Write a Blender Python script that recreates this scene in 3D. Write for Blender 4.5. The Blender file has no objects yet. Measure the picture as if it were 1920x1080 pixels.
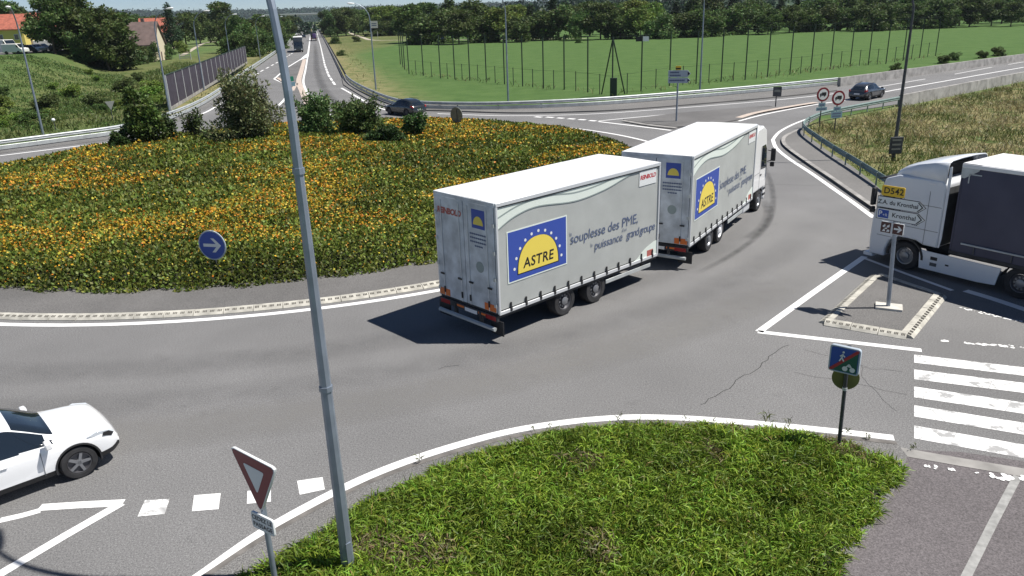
import bpy, bmesh, math, random
import numpy as np
from mathutils import Vector, Matrix
random.seed(7)
R = math.radians
SC = bpy.context.scene
COL = SC.collection

# ------------------------------------------------------------------ camera
F_PX, PITCH, ROLL, CAM_H = 1439.06, 0.34455, 0.0330, 8.579
def cam_axes():
    f = np.array([0, math.cos(PITCH), -math.sin(PITCH)]); rt = np.array([1., 0, 0]); dn = np.cross(f, rt)
    c, s = math.cos(ROLL), math.sin(ROLL)
    return np.array([c*rt+s*dn, -s*rt+c*dn, f])
AX = cam_axes()
cd = bpy.data.cameras.new('camera'); cam = bpy.data.objects.new('camera', cd); COL.objects.link(cam)
cd.sensor_width = 36; cd.lens = 36*F_PX/1920; cd.clip_start = 0.1; cd.clip_end = 20000
m = Matrix.Identity(4)
for i in range(3):
    m[i][0] = AX[0][i]; m[i][1] = -AX[1][i]; m[i][2] = -AX[2][i]
m[2][3] = CAM_H
cam.matrix_world = m
SC.camera = cam

# ------------------------------------------------------------------ world, sun, exposure
SUN_EL, SHADOW_AZ = R(60), R(176)
w = bpy.data.worlds.new('World'); SC.world = w; w.use_nodes = True
nt = w.node_tree; nt.nodes.clear()
sky = nt.nodes.new('ShaderNodeTexSky'); sky.sky_type = 'NISHITA'; sky.sun_disc = False
sky.sun_elevation = SUN_EL; sky.sun_rotation = R(94); sky.air_density = 0.55; sky.dust_density = 0.0; sky.ozone_density = 3.0
bg = nt.nodes.new('ShaderNodeBackground'); bg.inputs[1].default_value = 0.065
ow = nt.nodes.new('ShaderNodeOutputWorld')
nt.links.new(sky.outputs[0], bg.inputs[0]); nt.links.new(bg.outputs[0], ow.inputs[0])
sd = bpy.data.lights.new('sun', 'SUN'); sun = bpy.data.objects.new('sun', sd); COL.objects.link(sun)
sd.energy = 4.8; sd.angle = R(0.53); sd.color = (1.0, 0.955, 0.89)
ld = Vector((math.cos(SHADOW_AZ)*math.cos(SUN_EL), math.sin(SHADOW_AZ)*math.cos(SUN_EL), -math.sin(SUN_EL)))
sun.rotation_euler = ld.to_track_quat('-Z', 'Y').to_euler(); sun.location = (30, 0, 60)
SC.view_settings.view_transform = 'Standard'; SC.view_settings.look = 'None'
SC.view_settings.exposure = 0.46; SC.view_settings.gamma = 1.0
try: SC.view_settings.use_curve_mapping = False
except Exception: pass
SC.render.engine = 'CYCLES'

# ------------------------------------------------------------------ helpers
def G(px, py, z=0.0):
    """direction of a pixel met with the horizontal plane at height z"""
    d = AX[0]*((px-960)/F_PX)+AX[1]*((py-540)/F_PX)+AX[2]
    t = (z-CAM_H)/d[2]
    return Vector((d[0]*t, d[1]*t, z))
def ray_at(px, py, dist):
    d = AX[0]*((px-960)/F_PX)+AX[1]*((py-540)/F_PX)+AX[2]
    t = dist/d[1]
    return Vector((d[0]*t, d[1]*t, CAM_H+d[2]*t))
def smooth(a, b, x):
    t = np.clip((np.asarray(x, float)-a)/(b-a), 0, 1); return t*t*(3-2*t)

def MAT(name, col, rough=.6, metal=0., var=0., scale=4., col2=None, bump=0., bscale=60., coat=0., detail=4., spec=None, wear=None):
    mt = bpy.data.materials.new(name); mt.use_nodes = True
    n = mt.node_tree.nodes; l = mt.node_tree.links; b = n['Principled BSDF']
    b.inputs['Base Color'].default_value = (*col, 1); b.inputs['Roughness'].default_value = rough; b.inputs['Metallic'].default_value = metal
    if spec is not None: b.inputs['Specular IOR Level'].default_value = spec
    if coat: b.inputs['Coat Weight'].default_value = coat; b.inputs['Coat Roughness'].default_value = .08
    geo = n.new('ShaderNodeNewGeometry')
    if var or col2:
        t = n.new('ShaderNodeTexNoise'); t.inputs['Scale'].default_value = scale; t.inputs['Detail'].default_value = detail
        l.new(geo.outputs['Position'], t.inputs['Vector'])
        mx = n.new('ShaderNodeMix'); mx.data_type = 'RGBA'
        c1 = tuple(max(0, c*(1-var)) for c in col); c2 = col2 if col2 else tuple(c*(1+var) for c in col)
        mx.inputs[6].default_value = (*c1, 1); mx.inputs[7].default_value = (*c2, 1)
        rp = n.new('ShaderNodeMapRange'); rp.inputs[1].default_value = .32; rp.inputs[2].default_value = .68
        l.new(t.outputs['Fac'], rp.inputs[0]); l.new(rp.outputs[0], mx.inputs[0]); l.new(mx.outputs[2], b.inputs['Base Color'])
    if bump:
        t2 = n.new('ShaderNodeTexNoise'); t2.inputs['Scale'].default_value = bscale; t2.inputs['Detail'].default_value = 3
        l.new(geo.outputs['Position'], t2.inputs['Vector'])
        bp = n.new('ShaderNodeBump'); bp.inputs['Strength'].default_value = bump; bp.inputs['Distance'].default_value = .02
        l.new(t2.outputs['Fac'], bp.inputs['Height']); l.new(bp.outputs[0], b.inputs['Normal'])
    return mt

def asphalt(name, base, tint=(1, 1, 1), speck=.35, big=.16):
    mt = bpy.data.materials.new(name); mt.use_nodes = True
    n = mt.node_tree.nodes; l = mt.node_tree.links; b = n['Principled BSDF']; b.inputs['Roughness'].default_value = .85
    geo = n.new('ShaderNodeNewGeometry'); P = geo.outputs['Position']
    def noise(s, d=3, r=.55):
        t = n.new('ShaderNodeTexNoise'); t.inputs['Scale'].default_value = s; t.inputs['Detail'].default_value = d; t.inputs['Roughness'].default_value = r
        l.new(P, t.inputs['Vector']); return t.outputs['Fac']
    def mth(op, a, c):
        q = n.new('ShaderNodeMath'); q.operation = op
        for i, x in enumerate((a, c)):
            if isinstance(x, (int, float)): q.inputs[i].default_value = x
            else: l.new(x, q.inputs[i])
        return q.outputs[0]
    def rng(v, a, c, lo, hi):
        q = n.new('ShaderNodeMapRange'); q.inputs[1].default_value = a; q.inputs[2].default_value = c; q.inputs[3].default_value = lo; q.inputs[4].default_value = hi
        l.new(v, q.inputs[0]); return q.outputs[0]
    fine = rng(noise(42, 2, .7), .3, .7, 1-speck, 1+speck)
    mid = rng(noise(22, 2, .8), .32, .68, .76, 1.24)
    bigv = rng(noise(.22, 4), .3, .7, 1-big, 1+big)
    stain = rng(noise(.9, 5, .6), .62, .75, 1.0, .82)
    v = mth('MULTIPLY', mth('MULTIPLY', fine, mid), mth('MULTIPLY', bigv, stain))
    v = mth('MULTIPLY', v, base)
    cc = n.new('ShaderNodeCombineColor')
    for i in range(3): l.new(mth('MULTIPLY', v, tint[i]), cc.inputs[i])
    l.new(cc.outputs[0], b.inputs['Base Color'])
    bp = n.new('ShaderNodeBump'); bp.inputs['Strength'].default_value = .35; bp.inputs['Distance'].default_value = .006
    l.new(noise(70, 2), bp.inputs['Height']); l.new(bp.outputs[0], b.inputs['Normal'])
    return mt

def paint_mat(name, worn):
    """road paint; worn = share of the paint that has flaked away"""
    mt = bpy.data.materials.new(name); mt.use_nodes = True
    n = mt.node_tree.nodes; l = mt.node_tree.links; b = n['Principled BSDF']; b.inputs['Roughness'].default_value = .7
    geo = n.new('ShaderNodeNewGeometry')
    t = n.new('ShaderNodeTexNoise'); t.inputs['Scale'].default_value = 2.2; t.inputs['Detail'].default_value = 8; t.inputs['Roughness'].default_value = .68
    l.new(geo.outputs['Position'], t.inputs['Vector'])
    v = n.new('ShaderNodeTexVoronoi'); v.feature = 'DISTANCE_TO_EDGE'; v.inputs['Scale'].default_value = 1.3
    l.new(geo.outputs['Position'], v.inputs['Vector'])
    r1 = n.new('ShaderNodeMapRange'); r1.inputs[1].default_value = .60-worn*.35; r1.inputs[2].default_value = .66-worn*.3
    l.new(t.outputs['Fac'], r1.inputs[0])
    r2 = n.new('ShaderNodeMapRange'); r2.inputs[1].default_value = .0; r2.inputs[2].default_value = .02; r2.inputs[3].default_value = 1 if worn > .1 else 0; r2.inputs[4].default_value = 0
    l.new(v.outputs['Distance'], r2.inputs[0])
    mx = n.new('ShaderNodeMath'); mx.operation = 'MAXIMUM'; l.new(r1.outputs[0], mx.inputs[0]); l.new(r2.outputs[0], mx.inputs[1])
    sc = n.new('ShaderNodeMath'); sc.operation = 'MULTIPLY'; sc.inputs[1].default_value = .8 if worn > .1 else .25
    l.new(mx.outputs[0], sc.inputs[0])
    c = n.new('ShaderNodeMix'); c.data_type = 'RGBA'; c.inputs[6].default_value = (.80, .80, .79, 1); c.inputs[7].default_value = (.24, .24, .24, 1)
    l.new(sc.outputs[0], c.inputs[0]); l.new(c.outputs[2], b.inputs['Base Color'])
    return mt

def leaf_mat(name, transl=.28, rough=.55, objvar=0.):
    mt = bpy.data.materials.new(name); mt.use_nodes = True
    n = mt.node_tree.nodes; l = mt.node_tree.links; b = n['Principled BSDF']; b.inputs['Roughness'].default_value = rough
    b.inputs['Specular IOR Level'].default_value = .3
    at = n.new('ShaderNodeAttribute'); at.attribute_name = 'Col'; src = at.outputs['Color']
    if objvar:
        oi = n.new('ShaderNodeObjectInfo'); hs = n.new('ShaderNodeHueSaturation')
        a = n.new('ShaderNodeMapRange'); a.inputs[3].default_value = .5-objvar*.12; a.inputs[4].default_value = .5+objvar*.08; l.new(oi.outputs['Random'], a.inputs[0])
        c = n.new('ShaderNodeMapRange'); c.inputs[3].default_value = 1-objvar; c.inputs[4].default_value = 1+objvar; l.new(oi.outputs['Random'], c.inputs[0])
        l.new(src, hs.inputs['Color']); l.new(a.outputs[0], hs.inputs['Hue']); l.new(c.outputs[0], hs.inputs['Value']); src = hs.outputs[0]
    l.new(src, b.inputs['Base Color'])
    tr = n.new('ShaderNodeBsdfTranslucent'); l.new(src, tr.inputs['Color'])
    mx = n.new('ShaderNodeMixShader'); mx.inputs[0].default_value = transl
    l.new(b.outputs[0], mx.inputs[1]); l.new(tr.outputs[0], mx.inputs[2]); l.new(mx.outputs[0], n['Material Output'].inputs['Surface'])
    return mt

M = dict(
 asphalt=asphalt('asphalt', .166, (1.008, 1, .995), .5, .13), asphalt_island=asphalt('asphalt_island', .13, (1.03, 1, .97), .5, .2),
 asphalt_gravel=asphalt('asphalt_gravel', .145, (1.02, 1, .97), .7, .2), asphalt_path=asphalt('asphalt_path', .112, (1.09, .985, 1.01), .42, .14),
 asphalt_shoulder=asphalt('asphalt_shoulder', .155, (1.03, 1, .96), .4, .14),
 paint=paint_mat('road_paint', 0.0), paint_worn=paint_mat('road_paint_worn', .22),
 kerb=MAT('kerb_concrete', (.44, .425, .375), .85, var=.25, scale=3, bump=.3), kerb_dark=MAT('kerb_slot', (.085, .08, .07), .9, var=.3),
 kerb_pink=MAT('kerb_pink', (.50, .42, .36), .85, var=.15), concrete=MAT('concrete', (.30, .29, .275), .85, var=.28, scale=1.4, bump=.3),
 concrete_light=MAT('concrete_light', (.55, .53, .48), .85, var=.15, scale=3), crack=MAT('crack', (.035, .034, .033), .95),
 galv=MAT('galvanised', (.50, .53, .53), .5, .35, var=.14, scale=2), galv_dark=MAT('weathered_steel', (.09, .095, .10), .6, .3, var=.2),
 pole=MAT('pole_steel', (.25, .29, .35), .45, .45, var=.12, scale=3), pole_dark=MAT('post_dark', (.055, .06, .07), .5, .2, var=.2),
 lamp_white=MAT('lamp_white', (.78, .79, .80), .4), lamp_glass=MAT('lamp_glass', (.5, .52, .52), .2),
 white=MAT('white_paint', (.80, .80, .80), .35, coat=.5), white_car=MAT('white_car_paint', (.83, .84, .85), .22, coat=1.0),
 white_truck=MAT('white_truck_paint', (.72, .75, .79), .3, coat=.6), white_vinyl=MAT('white_vinyl', (.80, .80, .79), .55, var=.06, scale=.8),
 curtain=MAT('grey_curtain', (.40, .415, .40), .55, var=.07, scale=1.2), curtain_pale=MAT('pale_curtain_print', (.70, .76, .70), .55),
 curtain_line=MAT('curtain_line', (.28, .33, .32), .55), door_grey=MAT('door_grey', (.54, .57, .60), .45, var=.26, scale=2.4, detail=8),
 navy=MAT('navy_curtain', (.030, .034, .072), .42, col2=(.055, .06, .105), scale=.7), blue=MAT('logo_blue', (.035, .075, .36), .5), yellow=MAT('logo_yellow', (.78, .62, .10), .5),  # navy: lighter blotches paint the curtain's sheen into its colour
 ink=MAT('slate_ink', (.10, .13, .22), .55), black_ink=MAT('black_ink', (.01, .01, .012), .5), red_ink=MAT('red_ink', (.45, .02, .03), .5), red_worn=MAT('red_ink_worn', (.42, .12, .10), .6),
 rubber=MAT('rubber', (.028, .028, .03), .85, var=.3, scale=6), rim=MAT('rim_grey', (.28, .29, .31), .4, .6), rim_dark=MAT('rim_dark', (.10, .10, .11), .5, .5), rim_white=MAT('hub_white', (.75, .76, .78), .35),
 plastic=MAT('black_plastic', (.02, .02, .022), .6), chassis=MAT('chassis', (.035, .036, .04), .65, var=.3), alu=MAT('aluminium_rail', (.66, .68, .70), .4, .3),
 glass=MAT('dark_glass', (.012, .018, .026), .04, spec=.8), amber=MAT('orange_reflector', (.72, .17, .03), .4), redlight=MAT('red_light', (.35, .02, .02), .25),
 headlight=MAT('headlight', (.62, .66, .7), .12, spec=.8), dark_car=MAT('dark_car_paint', (.018, .022, .024), .22, coat=1.0), grey_car=MAT('grey_car_paint', (.06, .065, .075), .25, .3, coat=1.0),
 plate=MAT('number_plate', (.8, .8, .8), .4), sign_back=MAT('sign_back', (.22, .23, .21), .55, .2, var=.1), sign_white=MAT('sign_white', (.72, .74, .74), .4), sign_red=MAT('sign_red', (.19, .010, .022), .4),
 sign_blue=MAT('sign_blue', (.025, .075, .36), .4), sign_yellow=MAT('sign_yellow', (.75, .48, .03), .45), sign_brown=MAT('sign_brown', (.085, .032, .028), .5),
 sign_green=MAT('sign_green', (.02, .22, .13), .45), sign_teal=MAT('sign_teal', (.20, .33, .38), .45), sign_grey=MAT('sign_greyish', (.40, .46, .52), .5), olive=MAT('sign_back_olive', (.13, .135, .03), .6, var=.2),
 bark=MAT('bark', (.085, .065, .048), .9, var=.35, scale=5), leaf=leaf_mat('foliage', .25, .6, .22), leaf_bed=leaf_mat('bed_foliage', .22, .55), grass=leaf_mat('grass_blades', .3, .5),
 soil=MAT('dark_soil', (.022, .026, .012), .95, var=.4, scale=6), fence_panel=MAT('noise_panel', (.042, .034, .05), .8, var=.25, scale=1.5),
 post_white=MAT('post_pale', (.52, .54, .54), .5), green_post=MAT('green_post', (.018, .035, .022), .6), roof_red=MAT('roof_red', (.36, .11, .07), .8, var=.25, scale=1.5),
 roof_brown=MAT('roof_brown', (.14, .10, .09), .85, var=.2, scale=1), wall_cream=MAT('wall_cream', (.62, .55, .40), .85), wall_yellow=MAT('wall_yellow', (.70, .55, .16), .85), wall_white=MAT('wall_white', (.7, .68, .63), .85),
 hill=MAT('hill_forest', (.020, .045, .022), .95, var=.45, scale=.02, detail=8), gravel=MAT('gravel_path', (.42, .37, .29), .9, var=.2, scale=2), purple=MAT('load_purple', (.09, .05, .16), .5), olive_load=MAT('load_olive', (.14, .12, .05), .7),
 gutter=MAT('gutter_concrete', (.155, .145, .135), .9, var=.25, scale=4),
 camper=MAT('camper_cream', (.68, .68, .64), .5),
)

class MB:
    def __init__(s): s.v = []; s.f = []
    def add(s, vs, fs):
        o = len(s.v); s.v += [tuple(v) for v in vs]; s.f += [tuple(o+i for i in f) for f in fs]; return s
    def box(s, c, d, rot=None):
        x, y, z = (k/2 for k in d)
        vs = [Vector((a*x, b*y, e*z)) for a in (-1, 1) for b in (-1, 1) for e in (-1, 1)]
        if rot is not None: vs = [rot @ v for v in vs]
        return s.add([v+Vector(c) for v in vs], [(0, 1, 3, 2), (4, 6, 7, 5), (0, 4, 5, 1), (2, 3, 7, 6), (0, 2, 6, 4), (1, 5, 7, 3)])
    def prism(s, poly, fn, d0, d1):
        """poly of (a,b); fn(a,b,d)->xyz"""
        k = len(poly)
        vs = [fn(a, b, d0) for a, b in poly]+[fn(a, b, d1) for a, b in poly]
        fs = [tuple(range(k))[::-1], tuple(range(k, 2*k))]+[(i, (i+1) % k, k+(i+1) % k, k+i) for i in range(k)]
        return s.add(vs, fs)
    def tube(s, pts, r, n=8, caps=True):
        pts = [Vector(p) for p in pts]; k = len(pts); rr = r if isinstance(r, (list, tuple)) else [r]*k
        vs = []
        for i, p in enumerate(pts):
            t = (pts[min(i+1, k-1)]-pts[max(i-1, 0)]).normalized()
            u = t.cross(Vector((0, 0, 1)) if abs(t.z) < .9 else Vector((1, 0, 0))).normalized(); q = t.cross(u)
            for j in range(n):
                a = 2*math.pi*(j+.5)/n; vs.append(p+(u*math.cos(a)+q*math.sin(a))*rr[i])
        fs = [(i*n+j, i*n+(j+1) % n, (i+1)*n+(j+1) % n, (i+1)*n+j) for i in range(k-1) for j in range(n)]
        if caps: fs += [tuple(range(n))[::-1], tuple(range((k-1)*n, k*n))]
        return s.add(vs, fs)
    def lathe_y(s, prof, n=28, c=(0, 0, 0)):
        """prof of (r, y) round the y axis"""
        k = len(prof); vs = []
        for j in range(n):
            a = 2*math.pi*j/n
            for r, y in prof: vs.append((c[0]+r*math.cos(a), c[1]+y, c[2]+r*math.sin(a)))
        fs = [(j*k+i, j*k+i+1, ((j+1) % n)*k+i+1, ((j+1) % n)*k+i) for j in range(n) for i in range(k-1)]
        return s.add(vs, fs)
    def loft(s, secs, closed=False, caps=False):
        k = len(secs[0]); vs = [p for q in secs for p in q]
        fs = []
        for i in range(len(secs)-1):
            for j in range(k if closed else k-1):
                fs.append((i*k+j, i*k+(j+1) % k, (i+1)*k+(j+1) % k, (i+1)*k+j))
        if caps: fs += [tuple(range(k))[::-1], tuple(range((len(secs)-1)*k, len(secs)*k))]
        return s.add(vs, fs)
    def mesh(s, name, mat, smooth_=False):
        me = bpy.data.meshes.new(name); me.from_pydata([tuple(v) for v in s.v], [], s.f); me.update()
        bm = bmesh.new(); bm.from_mesh(me); bmesh.ops.recalc_face_normals(bm, faces=bm.faces); bm.to_mesh(me); bm.free()
        if mat is not None: me.materials.append(M[mat] if isinstance(mat, str) else mat)
        if smooth_:
            me.polygons.foreach_set('use_smooth', [True]*len(me.polygons))
            try: me.set_sharp_from_angle(angle=R(38))
            except Exception: pass
        return me
    def build(s, name, mat, parent=None, smooth_=False, bevel=0, seg=2):
        o = bpy.data.objects.new(name, s.mesh(name, mat, smooth_)); COL.objects.link(o)
        if parent is not None: o.parent = parent
        if bevel:
            b = o.modifiers.new('bevel', 'BEVEL'); b.width = bevel; b.segments = seg; b.limit_method = 'ANGLE'; b.angle_limit = R(35)
            o.data.polygons.foreach_set('use_smooth', [True]*len(o.data.polygons))
            try: o.data.set_sharp_from_angle(angle=R(50))
            except Exception: pass
        return o
def tag(o, label=None, cat=None, group=None, kind=None):
    if label: o['label'] = label
    if cat: o['category'] = cat
    if group: o['group'] = group
    if kind: o['kind'] = kind
    return o
def thing(name, label, cat, loc=(0, 0, 0), rz=0, group=None):
    o = bpy.data.objects.new(name, None); COL.objects.link(o); o.location = loc; o.rotation_euler = (0, 0, rz); o.empty_display_size = .3
    return tag(o, label, cat, group)
def link_mesh(name, me, parent, loc=(0, 0, 0), rz=0, scale=None):
    o = bpy.data.objects.new(name, me); COL.objects.link(o); o.parent = parent; o.location = loc; o.rotation_euler = (0, 0, rz)
    if scale: o.scale = scale if isinstance(scale, tuple) else (scale,)*3
    return o
def copy_tree(o, parent=None):
    c = o.copy(); COL.objects.link(c); c.parent = parent
    for ch in list(o.children): copy_tree(ch, c)
    return c
def text_mesh(body, size, mat, name='lettering', align='CENTER', shear=0., spacing=1., bold=0.):
    cu = bpy.data.curves.new('t', 'FONT'); cu.body = body; cu.size = size; cu.align_x = align; cu.align_y = 'CENTER'; cu.shear = shear; cu.space_character = spacing; cu.offset = bold; cu.resolution_u = 3
    o = bpy.data.objects.new('t', cu); COL.objects.link(o)
    dg = bpy.context.evaluated_depsgraph_get(); me = bpy.data.meshes.new_from_object(o.evaluated_get(dg)); bpy.data.objects.remove(o); me.name = name
    me.materials.clear(); me.materials.append(M[mat]); return me
def text_on(parent, body, size, mat, origin, u, v, name='lettering', **k):
    """letters in the plane spanned by u (reading direction) and v (up)"""
    o = bpy.data.objects.new(name, text_mesh(body, size, mat, name, **k)); COL.objects.link(o); o.parent = parent
    u = Vector(u).normalized(); v = Vector(v).normalized(); q = u.cross(v)
    mm = Matrix.Identity(4)
    for i in range(3): mm[i][0] = u[i]; mm[i][1] = v[i]; mm[i][2] = q[i]; mm[i][3] = origin[i]
    o.matrix_local = mm; return o
def catmull(pts, sub=6):
    P = [Vector(p) for p in pts]; out = []
    for i in range(len(P)-1):
        a = P[max(i-1, 0)]; b = P[i]; c = P[i+1]; d = P[min(i+2, len(P)-1)]
        for k in range(sub):
            t = k/sub
            out.append(.5*((2*b)+(c-a)*t+(2*a-5*b+4*c-d)*t*t+(3*b-a-3*c+d)*t**3))
    out.append(P[-1]); return out
def px_line(pts, z=0., sub=6): return catmull([G(*p, z) for p in pts], sub)
def normals2d(P):
    out = []
    for i in range(len(P)):
        t = P[min(i+1, len(P)-1)]-P[max(i-1, 0)]; t.z = 0; t.normalize(); out.append(Vector((-t.y, t.x, 0)))
    return out
def ribbon(P, wl, wr, z=None):
    mb = MB(); N = normals2d(P); vs = []
    for p, n in zip(P, N):
        a = p+n*wl; b = p-n*wr
        if z is not None: a = Vector((a.x, a.y, z)); b = Vector((b.x, b.y, z))
        vs += [a, b]
    return mb.add(vs, [(2*i, 2*i+1, 2*i+3, 2*i+2) for i in range(len(P)-1)])
def slab(P, ztop, zbot=-.08):
    mb = MB(); return mb.prism([(p[0], p[1]) for p in P], lambda a, b, d: (a, b, d), zbot, ztop)
def dist_along(P):
    s = [0.]
    for a, b in zip(P, P[1:]): s.append(s[-1]+(b-a).length)
    return s
def resample(P, step):
    s = dist_along(P); n = max(1, int(s[-1]/step)); out = []; j = 0
    for i in range(n+1):
        d = i*step
        if d > s[-1]: break
        while j < len(s)-2 and s[j+1] < d: j += 1
        t = (d-s[j])/max(1e-9, s[j+1]-s[j]); out.append(P[j].lerp(P[j+1], t))
    return out
def in_poly(x, y, poly):
    ins = np.zeros(x.shape, bool); k = len(poly); j = k-1
    for i in range(k):
        xi, yi = poly[i][0], poly[i][1]; xj, yj = poly[j][0], poly[j][1]
        c = ((yi > y) != (yj > y)) & (x < (xj-xi)*(y-yi)/((yj-yi) if yj != yi else 1e-9)+xi); ins ^= c; j = i
    return ins
def vnoise(x, y, s, seed=0):
    """smooth value noise, 0..1"""
    x = np.asarray(x)/s; y = np.asarray(y)/s; xi = np.floor(x).astype(int); yi = np.floor(y).astype(int); fx = x-xi; fy = y-yi
    def h(a, b):
        q = np.sin(a*127.1+b*311.7+seed*74.7)*43758.5453; return q-np.floor(q)
    fx = fx*fx*(3-2*fx); fy = fy*fy*(3-2*fy)
    return (h(xi, yi)*(1-fx)+h(xi+1, yi)*fx)*(1-fy)+(h(xi, yi+1)*(1-fx)+h(xi+1, yi+1)*fx)*fy
def quads_mesh(name, V, colr, mat, per=4):
    """V (n,per,3), colr (n,3) one colour for each leaf"""
    n = len(V); me = bpy.data.meshes.new(name); me.vertices.add(n*per); me.loops.add(n*per); me.polygons.add(n)
    me.vertices.foreach_set('co', V.reshape(-1).astype(np.float32)); me.loops.foreach_set('vertex_index', np.arange(n*per, dtype=np.int32))
    me.polygons.foreach_set('loop_start', np.arange(0, n*per, per, dtype=np.int32))
    try: me.polygons.foreach_set('loop_total', np.full(n, per, np.int32))
    except Exception: pass
    me.update(calc_edges=True)
    at = me.color_attributes.new('Col', 'FLOAT_COLOR', 'POINT'); c4 = np.ones((n*per, 4), np.float32); c4[:, :3] = np.repeat(colr, per, 0); at.data.foreach_set('color', c4.reshape(-1))
    me.materials.append(M[mat]); return me
def leaves(P, D, ln, wd, rng):
    """rhombic leaf faces at P pointing along D"""
    n = len(P); D = D/np.linalg.norm(D, axis=1, keepdims=True); q = rng.normal(size=(n, 3)); S = np.cross(D, q); S /= np.linalg.norm(S, axis=1, keepdims=True)+1e-9
    ln = np.broadcast_to(ln, (n,))[:, None]; wd = np.broadcast_to(wd, (n,))[:, None]; mid = P+D*ln*.45
    return np.stack([P, mid+S*wd*.5, P+D*ln, mid-S*wd*.5], 1)
def blades(P, D, ln, wd, rng):
    """tapered, drooping blades of two faces each (as quads)"""
    n = len(P); D = D/np.linalg.norm(D, axis=1, keepdims=True); q = rng.normal(size=(n, 3)); q[:, 2] *= .3; S = np.cross(D, q); S /= np.linalg.norm(S, axis=1, keepdims=True)+1e-9
    ln = np.broadcast_to(ln, (n,))[:, None]; wd = np.broadcast_to(wd, (n,))[:, None]
    D2 = D.copy(); D2[:, 2] -= .75; D2 /= np.linalg.norm(D2, axis=1, keepdims=True)
    m1 = P+D*ln*.55; t = m1+D2*ln*.5
    a = np.stack([P-S*wd*.35, P+S*wd*.35, m1+S*wd*.5, m1-S*wd*.5], 1); b = np.stack([m1-S*wd*.5, m1+S*wd*.5, t+S*wd*.08, t-S*wd*.08], 1)
    return np.concatenate([a, b], 0)
def vary(n, base, rng, amt=.25, yel=0.):
    c = np.array(base)[None]*(1+amt*rng.normal(size=(n, 1))).clip(.35, 1.9); c = c*(1+.08*rng.normal(size=(n, 3))); c[:, 0] *= 1+yel*rng.random(n); return c.clip(.004, .9)

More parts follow.
